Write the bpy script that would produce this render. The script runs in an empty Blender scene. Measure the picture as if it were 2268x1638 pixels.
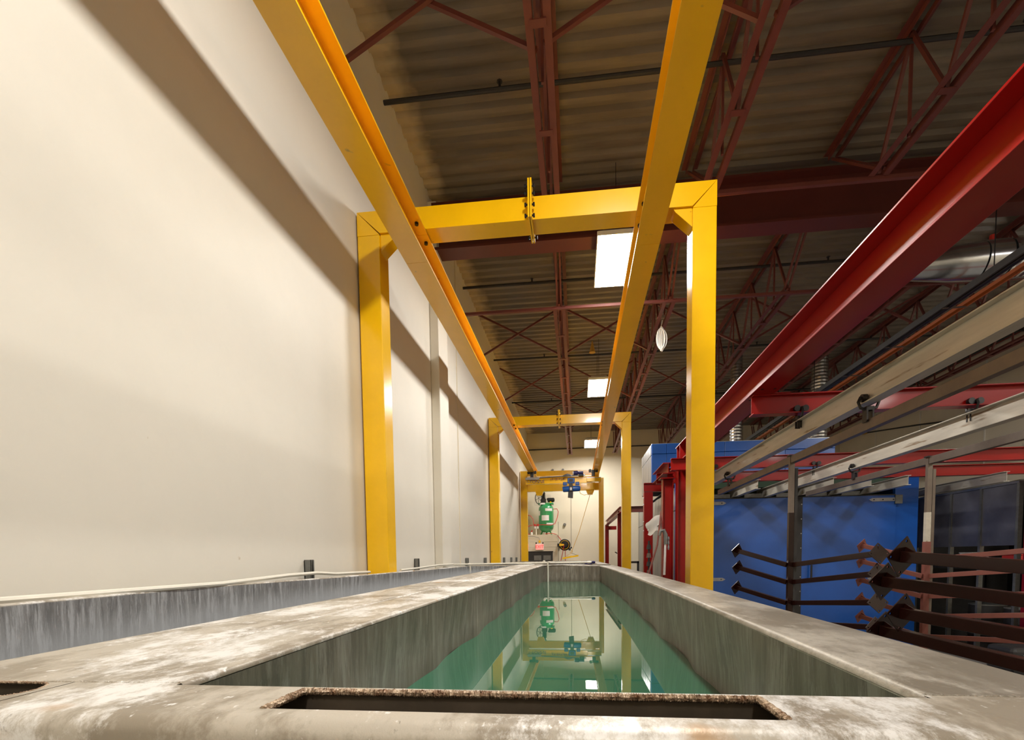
import bpy, bmesh, math, random
from mathutils import Vector, Matrix
random.seed(7)
R = math.radians
E = 1.90          # eye height above the floor; shapes below are written relative to eye level

# ---------------------------------------------------------------- camera
sc = bpy.context.scene
col = sc.collection
cd = bpy.data.cameras.new('camera'); cam = bpy.data.objects.new('camera', cd); col.objects.link(cam)
F, PPX, PPY, YAW, PITCH, ROLL = 1063.4, 1165.8, 1292.9, .106602, -.055945, -.01216
fw = Vector((-math.sin(YAW)*math.cos(PITCH), math.cos(YAW)*math.cos(PITCH), math.sin(PITCH)))
rt = Vector((math.cos(YAW), math.sin(YAW), 0)); up = rt.cross(fw)
rt, up = rt*math.cos(ROLL)+up*math.sin(ROLL), up*math.cos(ROLL)-rt*math.sin(ROLL)
m3 = Matrix((rt, up, -fw)).transposed()
cam.matrix_world = Matrix.Translation((0, 0, E)) @ m3.to_4x4()
cd.sensor_fit = 'HORIZONTAL'; cd.sensor_width = 36; cd.lens = F/2268*36
cd.shift_x = (1134-PPX)/2268; cd.shift_y = (PPY-819)/2268
cd.clip_start = .02; cd.clip_end = 100
sc.camera = cam

# ---------------------------------------------------------------- world and exposure
w = bpy.data.worlds.new('world'); sc.world = w; w.use_nodes = True
bg = w.node_tree.nodes['Background']; bg.inputs[0].default_value = (.9, .92, 1, 1); bg.inputs[1].default_value = .05
sc.view_settings.view_transform = 'Standard'; sc.view_settings.look = 'None'
sc.view_settings.exposure = 1.05; sc.view_settings.gamma = 1; sc.view_settings.use_curve_mapping = False
LAMP = 52.0       # strength of the high-bay diffusers

# ---------------------------------------------------------------- materials
def lin(c):
    return tuple(((x/255)/12.92 if x/255 <= .04045 else ((x/255+.055)/1.055)**2.4) for x in c)
def mat(name, c, rough=.5, metal=0, var=.0, scale=3., bump=0, bscale=40, c2=None, spots=None, stretch=(1, 1, 1), coat=0, spec=.5):
    m = bpy.data.materials.new(name); m.use_nodes = True
    n, l = m.node_tree.nodes, m.node_tree.links
    b = n['Principled BSDF']; b.inputs['Roughness'].default_value = rough; b.inputs['Metallic'].default_value = metal
    b.inputs['Specular IOR Level'].default_value = spec
    b.inputs['Coat Weight'].default_value = coat; b.inputs['Coat Roughness'].default_value = .08
    a = lin(c); b.inputs['Base Color'].default_value = (*a, 1)
    geo = n.new('ShaderNodeNewGeometry')
    mp = n.new('ShaderNodeMapping'); mp.inputs['Scale'].default_value = stretch
    l.new(geo.outputs['Position'], mp.inputs['Vector'])
    out = None
    if var or c2:
        t = n.new('ShaderNodeTexNoise'); t.inputs['Scale'].default_value = scale; t.inputs['Detail'].default_value = 6; t.inputs['Roughness'].default_value = .65
        l.new(mp.outputs[0], t.inputs['Vector'])
        r = n.new('ShaderNodeValToRGB'); r.color_ramp.elements[0].position = .38; r.color_ramp.elements[1].position = .64
        e = lin(c2) if c2 else tuple(x*(1-var) for x in a)
        r.color_ramp.elements[0].color = (*e, 1); r.color_ramp.elements[1].color = (*a, 1)
        l.new(t.outputs[0], r.inputs[0]); out = r.outputs[0]
    if spots:
        sc_, lo, hi, cc = spots
        t = n.new('ShaderNodeTexNoise'); t.inputs['Scale'].default_value = sc_; t.inputs['Detail'].default_value = 3
        l.new(mp.outputs[0], t.inputs['Vector'])
        r = n.new('ShaderNodeValToRGB'); r.color_ramp.elements[0].position = lo; r.color_ramp.elements[1].position = hi
        r.color_ramp.elements[0].color = (0, 0, 0, 1); r.color_ramp.elements[1].color = (1, 1, 1, 1)
        l.new(t.outputs[0], r.inputs[0])
        mx = n.new('ShaderNodeMix'); mx.data_type = 'RGBA'
        l.new(r.outputs[0], mx.inputs[0]); mx.inputs[7].default_value = (*lin(cc), 1)
        if out: l.new(out, mx.inputs[6])
        else: mx.inputs[6].default_value = (*a, 1)
        out = mx.outputs[2]
    if out: l.new(out, b.inputs['Base Color'])
    if bump:
        t = n.new('ShaderNodeTexNoise'); t.inputs['Scale'].default_value = bscale; t.inputs['Detail'].default_value = 4
        l.new(mp.outputs[0], t.inputs['Vector'])
        bp = n.new('ShaderNodeBump'); bp.inputs['Strength'].default_value = bump; bp.inputs['Distance'].default_value = .01
        l.new(t.outputs[0], bp.inputs['Height']); l.new(bp.outputs[0], b.inputs['Normal'])
    m['out'] = 1
    return m
def emit(name, c, s):
    m = bpy.data.materials.new(name); m.use_nodes = True
    b = m.node_tree.nodes['Principled BSDF']
    b.inputs['Base Color'].default_value = (*lin(c), 1)
    b.inputs['Emission Color'].default_value = (*lin(c), 1); b.inputs['Emission Strength'].default_value = s
    return m

M = {}
M['wall'] = mat('cream_wall_paint', (230, 225, 212), .55, var=.04, scale=1.2, bump=.05, bscale=25, spots=(9, .76, .80, (190, 176, 150)))
M['wall_side'] = mat('cream_block_paint', (226, 216, 194), .6, var=.05, scale=1.0, bump=.05, bscale=30)
M['floor'] = mat('sealed_concrete_floor', (128, 124, 118), .45, var=.3, scale=2.0)
M['yellow'] = mat('yellow_gloss_paint', (255, 199, 4), .24, var=.05, scale=4, spots=(14, .73, .76, (215, 150, 20)), coat=.25)
M['yellow_rail'] = mat('yellow_rail_paint', (252, 190, 22), .28, var=.06, scale=3, spots=(8, .70, .76, (190, 150, 60)), coat=.3)
M['red'] = mat('red_gloss_paint', (146, 12, 8), .32, var=.08, scale=3, coat=.08, spec=.35)
M['joist'] = mat('red_oxide_joist_paint', (112, 58, 52), .5, var=.15, scale=5)
M['girder'] = mat('red_oxide_girder_paint', (92, 40, 34), .5, var=.12, scale=3)
M['black'] = mat('black_rubber_plastic', (20, 20, 20), .45)
M['bolt'] = mat('dark_bolt_steel', (40, 38, 40), .4, .6)
M['galv'] = mat('galvanized_sheet', (170, 172, 176), .35, .8, var=.25, scale=4, stretch=(1, 1, .3))
M['duct'] = mat('bright_spiral_duct', (205, 208, 212), .22, .95, var=.15, scale=6)
M['rail'] = mat('weathered_steel_rail', (212, 206, 192), .38, .25, var=.2, scale=3, stretch=(4, .4, 4), spots=(5, .62, .7, (140, 118, 92)))
M['bar'] = mat('grey_brown_load_bar', (120, 108, 98), .4, .5, var=.2, scale=5)
M['dark_steel'] = mat('dark_trolley_steel', (62, 60, 60), .4, .7, var=.2, scale=20)
M['blue'] = mat('blue_oven_paint', (24, 92, 186), .3, var=.12, scale=1.5, coat=.3)
M['blue_hoist'] = mat('blue_hoist_paint', (30, 84, 160), .35)
M['maroon'] = mat('dark_maroon_gloss_paint', (34, 11, 7), .24, var=.2, scale=6, coat=.1, spec=.35)
M['primer'] = mat('brown_pink_primer', (132, 76, 66), .6, var=.12, scale=6)
M['green'] = mat('green_compressor_paint', (46, 140, 84), .3, var=.05, coat=.3)
M['pvc'] = mat('white_pvc', (232, 228, 214), .35, var=.06, scale=10)
M['white'] = mat('white_sheet', (235, 233, 228), .6)
M['label'] = mat('printed_label', (225, 222, 220), .5, var=.1, scale=30)
M['hose_red'] = mat('red_air_hose', (190, 48, 40), .45)
M['rope'] = mat('tan_rope', (204, 160, 70), .8)
M['strut'] = mat('galvanized_strut_channel', (128, 128, 124), .5, .5, var=.2, scale=20)
M['orange_pipe'] = mat('orange_conduit', (176, 88, 30), .4)
M['dark_panel'] = mat('dark_grey_booth_panel', (112, 112, 122), .25, .1, var=.3, scale=1.2)
M['grime'] = mat('dark_machine_grey', (48, 46, 46), .5, var=.3, scale=6)
M['green_dark'] = mat('oven_interior_green', (60, 84, 66), .6)
M['lamp'] = emit('highbay_diffuser', (255, 251, 244), LAMP)
M['lamp_body'] = mat('white_lamp_housing', (225, 225, 222), .4)
M['exit'] = emit('exit_sign_red', (255, 110, 100), 1.0)
M['exit_letter'] = emit('exit_sign_letters', (205, 40, 40), .6)
M['blue_text'] = mat('navy_lettering', (34, 30, 92), .5)
M['grey_purple'] = mat('faded_purple_lettering', (120, 70, 60), .5)

# roof deck: grey beige paint, blending to a paler tone with a noisy edge at the left wall
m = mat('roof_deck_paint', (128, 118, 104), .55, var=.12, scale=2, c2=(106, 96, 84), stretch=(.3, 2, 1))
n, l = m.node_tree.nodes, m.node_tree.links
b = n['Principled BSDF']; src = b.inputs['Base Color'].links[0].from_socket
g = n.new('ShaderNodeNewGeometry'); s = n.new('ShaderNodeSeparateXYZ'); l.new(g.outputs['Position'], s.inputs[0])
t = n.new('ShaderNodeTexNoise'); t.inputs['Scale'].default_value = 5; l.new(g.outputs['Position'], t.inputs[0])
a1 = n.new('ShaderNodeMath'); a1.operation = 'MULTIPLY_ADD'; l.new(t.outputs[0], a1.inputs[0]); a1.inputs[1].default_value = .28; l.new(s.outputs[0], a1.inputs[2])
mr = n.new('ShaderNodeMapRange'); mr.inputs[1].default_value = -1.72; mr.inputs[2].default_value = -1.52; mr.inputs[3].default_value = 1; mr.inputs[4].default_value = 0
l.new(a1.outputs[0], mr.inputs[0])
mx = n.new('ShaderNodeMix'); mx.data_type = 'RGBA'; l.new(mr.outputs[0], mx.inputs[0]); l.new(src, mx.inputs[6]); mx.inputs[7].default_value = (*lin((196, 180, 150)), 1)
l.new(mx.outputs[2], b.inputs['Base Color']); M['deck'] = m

def tank_mat(name, base, dark, light, metal, rough, stretch, rust=None, tide=None):
    m = bpy.data.materials.new(name); m.use_nodes = True
    n, l = m.node_tree.nodes, m.node_tree.links; b = n['Principled BSDF']
    b.inputs['Metallic'].default_value = metal; b.inputs['Roughness'].default_value = rough
    geo = n.new('ShaderNodeNewGeometry'); mp = n.new('ShaderNodeMapping'); mp.inputs['Scale'].default_value = stretch
    l.new(geo.outputs['Position'], mp.inputs[0])
    def noise(scale, det=6, v=mp.outputs[0], ro=.6):
        t = n.new('ShaderNodeTexNoise'); t.inputs['Scale'].default_value = scale; t.inputs['Detail'].default_value = det; t.inputs['Roughness'].default_value = ro
        l.new(v, t.inputs[0]); return t.outputs[0]
    def ramp(v, p0, p1, c0, c1):
        r = n.new('ShaderNodeValToRGB'); e = r.color_ramp.elements
        e[0].position = p0; e[1].position = p1; e[0].color = (*c0, 1); e[1].color = (*c1, 1); l.new(v, r.inputs[0]); return r.outputs[0]
    def mix(f, a, c):
        x = n.new('ShaderNodeMix'); x.data_type = 'RGBA'; l.new(f, x.inputs[0])
        if isinstance(a, tuple): x.inputs[6].default_value = (*a, 1)
        else: l.new(a, x.inputs[6])
        if isinstance(c, tuple): x.inputs[7].default_value = (*c, 1)
        else: l.new(c, x.inputs[7])
        return x.outputs[2]
    W, K = (1, 1, 1), (0, 0, 0)
    c = mix(ramp(noise(7, 8, ro=.7), .46, .56, K, W), lin(base), lin(dark))
    c = mix(ramp(noise(4.3, 10, ro=.78), .5, .58, K, W), c, lin(light))
    c = mix(ramp(noise(60, 3), .66, .72, K, W), c, lin(light))
    c = mix(ramp(noise(26, 5, ro=.7), .66, .74, K, W), c, tuple(x*.45 for x in lin(dark)))
    if rust: c = mix(ramp(noise(5.1, 2, v=geo.outputs['Position']), .66, .72, K, W), c, lin(rust))
    if tide:
        s = n.new('ShaderNodeSeparateXYZ'); l.new(geo.outputs['Position'], s.inputs[0])
        ad = n.new('ShaderNodeMath'); ad.operation = 'MULTIPLY_ADD'; l.new(noise(6), ad.inputs[0]); ad.inputs[1].default_value = .05; l.new(s.outputs[2], ad.inputs[2])
        r = n.new('ShaderNodeMapRange'); l.new(ad.outputs[0], r.inputs[0]); r.inputs[1].default_value = E+tide-.03; r.inputs[2].default_value = E+tide+.08; r.inputs[3].default_value = .75; r.inputs[4].default_value = 0
        c = mix(r.outputs[0], c, lin((92, 78, 64)))
    l.new(c, b.inputs['Base Color'])
    rr = n.new('ShaderNodeMapRange'); l.new(noise(12), rr.inputs[0]); rr.inputs[3].default_value = rough-.12; rr.inputs[4].default_value = rough+.15
    l.new(rr.outputs[0], b.inputs['Roughness'])
    bp = n.new('ShaderNodeBump'); bp.inputs['Strength'].default_value = .25; bp.inputs['Distance'].default_value = .002
    l.new(noise(90, 4), bp.inputs['Height']); l.new(bp.outputs[0], b.inputs['Normal'])
    return m
M['tank_top'] = tank_mat('stained_tank_rim_steel', (182, 174, 160), (146, 136, 120), (226, 224, 220), .15, .45, (1.3, .7, 1), rust=(178, 140, 96))
M['tank_right'] = tank_mat('worn_tank_rim_steel', (160, 153, 141), (134, 126, 112), (186, 180, 168), .3, .42, (1, .5, 1))
M['tank_wall'] = tank_mat('streaked_tank_wall_steel', (134, 125, 114), (116, 107, 98), (154, 147, 138), .25, .38, (6, 6, .6), tide=-.335)
M['tank_wall2'] = tank_mat('pale_streaked_tank_wall_steel', (150, 150, 150), (126, 126, 126), (190, 192, 194), .45, .4, (7, 7, .6))
M['bead'] = mat('brown_weld_bead', (206, 184, 158), .35, .4, c2=(120, 88, 62), scale=90, bump=.6, bscale=200)
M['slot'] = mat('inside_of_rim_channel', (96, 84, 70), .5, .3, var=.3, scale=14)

# green bath liquid: clear glossy surface over a turbid green body
m = bpy.data.materials.new('green_bath_liquid'); m.use_nodes = True
n, l = m.node_tree.nodes, m.node_tree.links; n.clear()
o = n.new('ShaderNodeOutputMaterial'); gl = n.new('ShaderNodeBsdfGlossy'); gl.inputs['Roughness'].default_value = .004; gl.inputs['Color'].default_value = (1, 1, 1, 1)
tr = n.new('ShaderNodeBsdfTransparent'); tr.inputs['Color'].default_value = (.38, .72, .58, 1)
di = n.new('ShaderNodeBsdfDiffuse'); di.inputs['Color'].default_value = (.05, .20, .115, 1)
m1 = n.new('ShaderNodeMixShader'); m1.inputs[0].default_value = .66; l.new(tr.outputs[0], m1.inputs[1]); l.new(di.outputs[0], m1.inputs[2])
fr = n.new('ShaderNodeFresnel'); fr.inputs['IOR'].default_value = 1.45
m2 = n.new('ShaderNodeMixShader'); l.new(fr.outputs[0], m2.inputs[0]); l.new(m1.outputs[0], m2.inputs[1]); l.new(gl.outputs[0], m2.inputs[2]); l.new(m2.outputs[0], o.inputs[0])
M['liquid'] = m

# ---------------------------------------------------------------- mesh helpers
class MB:
    def __init__(s): s.v = []; s.f = []
    def add(s, v, f):
        k = len(s.v); s.v += [tuple(p) for p in v]; s.f += [tuple(i+k for i in q) for q in f]; return s
    def box(s, x0, x1, y0, y1, z0, z1):
        return s.add([(x, y, z) for z in (z0, z1) for y in (y0, y1) for x in (x0, x1)],
                     [(0, 2, 3, 1), (4, 5, 7, 6), (0, 1, 5, 4), (2, 6, 7, 3), (0, 4, 6, 2), (1, 3, 7, 5)])
    def bar(s, p, q, w, h=None, upv=(0, 0, 1)):
        h = h or w; p, q = Vector(p), Vector(q); d = (q-p).normalized(); u = Vector(upv)
        if abs(d.dot(u)) > .99: u = Vector((0, 1, 0))
        a = d.cross(u).normalized()*w/2; b = a.cross(d).normalized()*h/2
        v = [c+sx*a+sy*b for c in (p, q) for sx, sy in ((-1, -1), (1, -1), (1, 1), (-1, 1))]
        return s.add(v, [(0, 1, 2, 3), (7, 6, 5, 4), (0, 4, 5, 1), (1, 5, 6, 2), (2, 6, 7, 3), (3, 7, 4, 0)])
    def tube(s, pts, r, n=8, caps=True):
        pts = [Vector(p) for p in pts]; rs = r if isinstance(r, (list, tuple)) else [r]*len(pts); k = len(s.v)
        a = None
        for i, p in enumerate(pts):
            d = (pts[min(i+1, len(pts)-1)]-pts[max(i-1, 0)]).normalized()
            if a is None: a = d.cross(Vector((0, 0, 1))) if abs(d.z) < .9 else d.cross(Vector((0, 1, 0)))
            a = (a-d*a.dot(d)).normalized(); b = d.cross(a)
            s.v += [tuple(p+rs[i]*(math.cos(t)*a+math.sin(t)*b)) for t in (2*math.pi*j/n for j in range(n))]
        for i in range(len(pts)-1):
            for j in range(n):
                A = k+i*n+j; B = k+i*n+(j+1) % n; s.f.append((A, B, B+n, A+n))
        if caps: s.f.append(tuple(k+j for j in reversed(range(n)))); s.f.append(tuple(k+(len(pts)-1)*n+j for j in range(n)))
        return s
    def grid(s, rows, closed=False):
        k = len(s.v); n = len(rows[0])
        for r in rows: s.v += [tuple(p) for p in r]
        for i in range(len(rows)-1):
            for j in range(n if closed else n-1):
                A = k+i*n+j; B = k+i*n+(j+1) % n; s.f.append((A, B, B+n, A+n))
        return s
    def prism(s, poly, d):           # polygon (3-D points) pushed along vector d
        n = len(poly); d = Vector(d); P = [Vector(p) for p in poly]
        return s.add(P+[p+d for p in P], [tuple(range(n))[::-1], tuple(range(n, 2*n))]+[(i, (i+1) % n, (i+1) % n+n, i+n) for i in range(n)])
    def build(s, name, mt, parent=None, smooth=False, bevel=0):
        me = bpy.data.meshes.new(name); me.from_pydata(s.v, [], s.f); me.update()
        if mt == 'liquid': me.flip_normals() if me.polygons[0].normal.z < 0 else None
        bm = bmesh.new(); bm.from_mesh(me); (None if mt == 'liquid' else bmesh.ops.recalc_face_normals(bm, faces=bm.faces))
        bm.to_mesh(me); bm.free()
        me.materials.append(M[mt] if isinstance(mt, str) else mt)
        if smooth:
            for p in me.polygons: p.use_smooth = True
        o = bpy.data.objects.new(name, me); col.objects.link(o); o.parent = parent
        if smooth:
            for p in me.polygons: p.use_smooth = True
            md = o.modifiers.new('edge', 'EDGE_SPLIT'); md.split_angle = R(38)
        if bevel:
            md = o.modifiers.new('bevel', 'BEVEL'); md.width = bevel; md.segments = 2; md.limit_method = 'ANGLE'
        return o
def iprof(w, h, tf, tw):            # I profile centred in width, top at 0
    a, b = w/2, tw/2
    return [(-a, 0), (a, 0), (a, -tf), (b, -tf), (b, -h+tf), (a, -h+tf), (a, -h), (-a, -h), (-a, -h+tf), (-b, -h+tf), (-b, -tf), (-a, -tf)]
def ibeam(mb, axis, c, ztop, w, h, tf, tw, a0, a1):
    for (u0, u1, z0, z1) in ((-w/2, w/2, -tf, 0), (-w/2, w/2, -h, -h+tf), (-tw/2, tw/2, -h+tf, -tf)):
        if axis == 'y': mb.box(c+u0, c+u1, a0, a1, ztop+z0, ztop+z1)
        else: mb.box(a0, a1, c+u0, c+u1, ztop+z0, ztop+z1)
    return mb
def root(name):
    o = bpy.data.objects.new(name, None); o.empty_display_size = .2; col.objects.link(o); return o
def tag(o, label=None, cat=None, group=None, kind=None):
    for k, v in (('label', label), ('category', cat), ('group', group), ('kind', kind)):
        if v: o[k] = v
def kids(o): return [c for c in bpy.data.objects if c.parent == o]
def settle(o, label=None, cat=None, group=None, kind=None):
    """shapes were written in room coordinates: put the origin at the base of the thing, floor at z = 0"""
    tree = [o]
    for q in tree: tree += KID.get(q.name, [])
    ms = [q for q in tree if q.type == 'MESH']
    P = [v.co for q in ms for v in q.data.vertices]
    b = Vector(((min(p.x for p in P)+max(p.x for p in P))/2, (min(p.y for p in P)+max(p.y for p in P))/2, min(p.z for p in P)))
    for me in {q.data for q in ms}: me.transform(Matrix.Translation(-b))
    o.location = b+Vector((0, 0, E)); tag(o, label, cat, group, kind); return o
class _K(dict): pass
KID = _K()
_build = MB.build
def build(s, name, mt, parent=None, smooth=False, bevel=0):
    o = _build(s, name, mt, parent, smooth, bevel)
    if parent: KID.setdefault(parent.name, []).append(o)
    return o
MB.build = build
def copy_tree(o, parent=None):
    c = o.copy(); col.objects.link(c); c.parent = parent
    if parent: KID.setdefault(parent.name, []).append(c)
    for ch in list(KID.get(o.name, [])): copy_tree(ch, c)
    return c
def thing(mb, name, mt, label, cat, group=None, **kw): return settle(mb.build(name, mt, None, **kw), label, cat, group)
def struct(mb, name, mt, **kw): return settle(mb.build(name, mt, None, **kw), kind='structure')
def text(name, body, size, mt, loc, parent, align='CENTER', ext=.002):
    c = bpy.data.curves.new(name, 'FONT'); c.body = body; c.size = size; c.extrude = ext; c.align_x = align; c.align_y = 'CENTER'
    o = bpy.data.objects.new(name, c); col.objects.link(o)
    dg = bpy.context.evaluated_depsgraph_get(); me = bpy.data.meshes.new_from_object(o.evaluated_get(dg)); bpy.data.objects.remove(o)
    me.transform(Matrix.Translation(loc) @ Matrix.Rotation(R(90), 4, 'X')); me.materials.clear(); me.materials.append(M[mt])
    q = bpy.data.objects.new(name, me); col.objects.link(q); q.parent = parent; KID.setdefault(parent.name, []).append(q); return q

# ================================================================ room shell
XL, XR, YB, YF, ZC = -1.96, 9.7, -4.6, 19.2, 4.85
struct(MB().box(XL-.2, XR+.2, YB-.2, YF+.2, -E-.1, -E), 'floor', 'floor')
struct(MB().box(XL-.2, XL, YB, YF+.2, -E, ZC+.05), 'wall_left', 'wall')
struct(MB().box(XL, XR, YF, YF+.2, -E, ZC+.05), 'wall_far', 'wall_side')
struct(MB().box(XR, XR+.2, YB, YF+.2, -E, ZC+.05), 'wall_right', 'wall_side')
struct(MB().box(XL-.2, XR+.2, YB-.2, YB, -E, ZC+.05), 'wall_near', 'wall_side')
# trapezoidal roof deck, ribs running across
mb = MB(); y = YB; prof = []
while y < YF:
    prof += [(y, ZC), (y+.03, ZC+.045), (y+.095, ZC+.045), (y+.125, ZC)]; y += .19
mb.grid([[(x, py, pz) for py, pz in prof] for x in (XL-.05, XR+.05)])
mb.grid([[(x, py, pz+.012) for py, pz in prof] for x in (XL-.05, XR+.05)])
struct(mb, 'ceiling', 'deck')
# pilaster on the left wall that carries the girder
struct(MB().box(XL, -1.84, 6.48, 6.93, -E, ZC-.12), 'trim_1', 'wall', bevel=.01)
struct(MB().box(XL, XL+.012, 7.9, 7.92, -E, ZC), 'trim_2', 'wall_side')
# joints of the wall panels
for i, y in enumerate((12.74, 14.95, 17.0)): struct(MB().box(XR-.015, XR, y, y+.04, -E, ZC), 'trim_%d' % (3+i), 'wall')
for i, x in enumerate((3.75, 7.4)): struct(MB().box(x, x+.03, YF-.015, YF, -E, ZC), 'trim_%d' % (6+i), 'wall')

# ---------------------------------------------------------------- roof steel
g = MB(); ibeam(g, 'x', 6.6, 4.70, .26, .60, .03, .02, XL+.06, XR)
o = g.build('roof_girder', 'girder'); settle(o, 'heavy red-oxide girder crossing the whole roof above the nearest yellow portal', 'girder')
JX = [-.26+1.68*i for i in range(6)]
def joist(y0, y1):
    r = root('roof_joist'); zb, zt = 3.87, ZC-.01; a, b = y0+.95, y1-.95
    if y1 > 18: b = y1-.3
    for s in (-1, 1):
        x = s*.042
        for z, p, q, nm, sg in ((zt-.03, y0, y1, 'top_chord', -1), (zb, a, b, 'bottom_chord', 1)):
            m = MB(); m.box(min(x, x+s*.055), max(x, x+s*.055), p, q, z-.004, z+.004); m.box(x-.004, x+.004, p, q, z if sg > 0 else z-.055, z+.055 if sg > 0 else z)
            m.build(nm, 'joist', r)
    n = max(2, int(round((b-a)/.95))); st = (b-a)/n
    for i in range(n):
        p0, p1 = a+i*st, a+(i+1)*st; mid = (p0+p1)/2
        MB().bar((0, p0, zb+.02), (0, mid, zt-.05), .03).build('web_member', 'joist', r)
        MB().bar((0, mid, zt-.05), (0, p1, zb+.02), .03).build('web_member', 'joist', r)
        MB().bar((0, mid, zt-.05), (0, mid, zb), .022).build('web_member', 'joist', r)
    for s in (-.03, .03):
        MB().bar((s, y0+.08, zt-.12), (s, a+.05, zb+.03), .026).build('end_diagonal', 'joist', r)
        MB().bar((s, y1-.08, zt-.12), (s, b-.05, zb+.03), .026).build('end_diagonal', 'joist', r)
    for k in range(n-1):
        MB().box(-.06, .06, a+(k+1)*st-.03, a+(k+1)*st+.03, zb-.012, zb-.004).build('gusset_plate', 'joist', r)
    return r
names = ['leftmost, over the tanks', 'second from the left wall', 'third from the left wall', 'fourth from the left wall', 'fifth from the left wall', 'sixth from the left wall']
for (y0, y1, wh) in ((YB+.05, 6.47, 'between camera and girder'), (6.73, 18.9, 'beyond the girder')):
    pr = settle(joist(y0, y1)); base = pr.location.copy()
    for i, x in enumerate(JX):
        o = pr if i == 0 else copy_tree(pr)
        o.location = base+Vector((x, 0, 0))
        tag(o, 'red-oxide open-web roof joist %s, %s' % (wh, names[i]), 'joist', 'roof joists')
# bridging struts and crossed rods between joists
for k, y in enumerate((5.55, 7.72)):
    m = MB(); m.bar((XL, y, 3.86), (XR, y, 3.86), .04)
    thing(m, 'bridging_strut', 'joist', 'thin red bridging strut across the joists %s' % ('just this side of the girder', 'just beyond the girder', 'near the far wall')[k], 'strut', 'bridging struts')
rowsy = [(3.9, 'nearest the camera'), (9.55, 'first beyond the girder'), (12.3, 'second beyond the girder'), (15.0, 'third beyond the girder')]
xs = [XL]+JX+[XR]
for y, wh in rowsy:
    for i in range(6):
        x0, x1 = xs[i]+.03, xs[i+1]-.03; r = root('cross_bracing')
        MB().bar((x0, y-.02, 3.9), (x1, y-.02, 4.78), .032).build('brace_rod', 'joist', r)
        MB().bar((x0, y+.02, 4.78), (x1, y+.02, 3.9), .032).build('brace_rod', 'joist', r)
        settle(r, 'red X-brace under the roof, %s row, bay %s' % (wh.replace('the girder', 'girder'), ('by the left wall', 'second from left', 'third from left', 'fourth from left', 'fifth from left', 'sixth from left')[i]), 'brace', 'joist cross bracing')
# sprinkler lines
for k, y in enumerate((5.05, 8.5, 11.6, 14.8)):
    r = root('sprinkler_pipe'); z = 4.70
    MB().tube([(XL, y, z), (XR, y, z)], .022, 8).build('pipe', 'grime', r, smooth=True)
    for j in range(5):
        x = -.75+2.4*j
        hd = MB().tube([(x, y, z-.02), (x, y, z+.07)], .014, 6).tube([(x, y, z+.07), (x, y, z+.075)], .03, 8)
        hd.build('sprinkler_head', 'grime', r)
    settle(r, 'dark sprinkler pipe under the roof deck, %s' % ('nearest, on this side of the girder', 'first beyond the girder', 'second beyond the girder', 'farthest visible, over the blue ovens')[k], 'pipe', 'sprinkler pipes')
thing(MB().tube([(1.6, 6.15, 4.25), (9.6, 6.0, 4.3)], .016, 8), 'conduit', 'orange_pipe', 'thin orange conduit under the roof just before the girder', 'conduit', smooth=True)
thing(MB().tube([(-1.9, 19.15, 4.22), (9.6, 19.15, 4.26)], .022, 8), 'conduit', 'grime', 'dark conduit running level across the top of the far wall', 'conduit', smooth=True)
thing(MB().tube([(9.66, 19.0, 4.27), (9.66, 15.0, 3.62), (9.66, 8.0, 2.35)], .02, 8), 'conduit', 'grime', 'thin brown conduit along the cream right wall above the booths', 'conduit', smooth=True)
thing(MB().box(9.62, 9.7, 17.4, 17.65, 4.0, 4.12), 'junction_box', 'rope', 'small yellowish box on the right wall conduit', 'box')

# ---------------------------------------------------------------- high-bay lamps
def highbay():
    r = root('highbay_lamp')
    m = MB(); z = 3.92
    m.grid([[(x*k, y*q, zz) for x, y in ((-1, -1), (1, -1), (1, 1), (-1, 1))] for k, q, zz in ((.225, .57, z), (.235, .58, z), (.235, .58, z+.05), (.16, .5, z+.11))], True)
    m.add([(-.16, -.5, z+.11), (.16, -.5, z+.11), (.16, .5, z+.11), (-.16, .5, z+.11)], [(0, 1, 2, 3)])
    m.build('housing', 'lamp_body', r)
    MB().add([(-.22, -.56, z+.004), (.22, -.56, z+.004), (.22, .56, z+.004), (-.22, .56, z+.004)], [(0, 3, 2, 1)]).build('diffuser', 'lamp', r)
    for yy in (-.45, .45):
        MB().tube([(0, yy, z+.1), (0, yy, ZC)], .004, 5).build('hanging_wire', 'bolt', r)
    return r
lp = settle(highbay()); b0 = lp.location.copy(); first = True
for x, y, lab in ((.50, 6.75, 'bright rectangular high-bay lamp, largest and nearest, by the yellow crane rail'),
                  (.50, 11.6, 'bright rectangular high-bay lamp, second from the camera over the tanks'),
                  (.50, 17.2, 'bright rectangular high-bay lamp, farthest and smallest, near the far wall'),
                  (.50, 1.7, 'rectangular high-bay lamp above the near end of the tanks'),
                  (.50, -3.2, 'rectangular high-bay lamp behind the camera over the tanks'),
                  (7.9, 6.75, 'rectangular high-bay lamp over the right side of the shop'),
                  (7.9, 1.7, 'rectangular high-bay lamp over the near right side of the shop'),
                  (7.9, -3.2, 'rectangular high-bay lamp behind the camera on the right side')):
    o = lp if first else copy_tree(lp); first = False
    o.location = b0+Vector((x, y, 0)); tag(o, lab, 'lamp', 'high-bay lamps')

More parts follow.
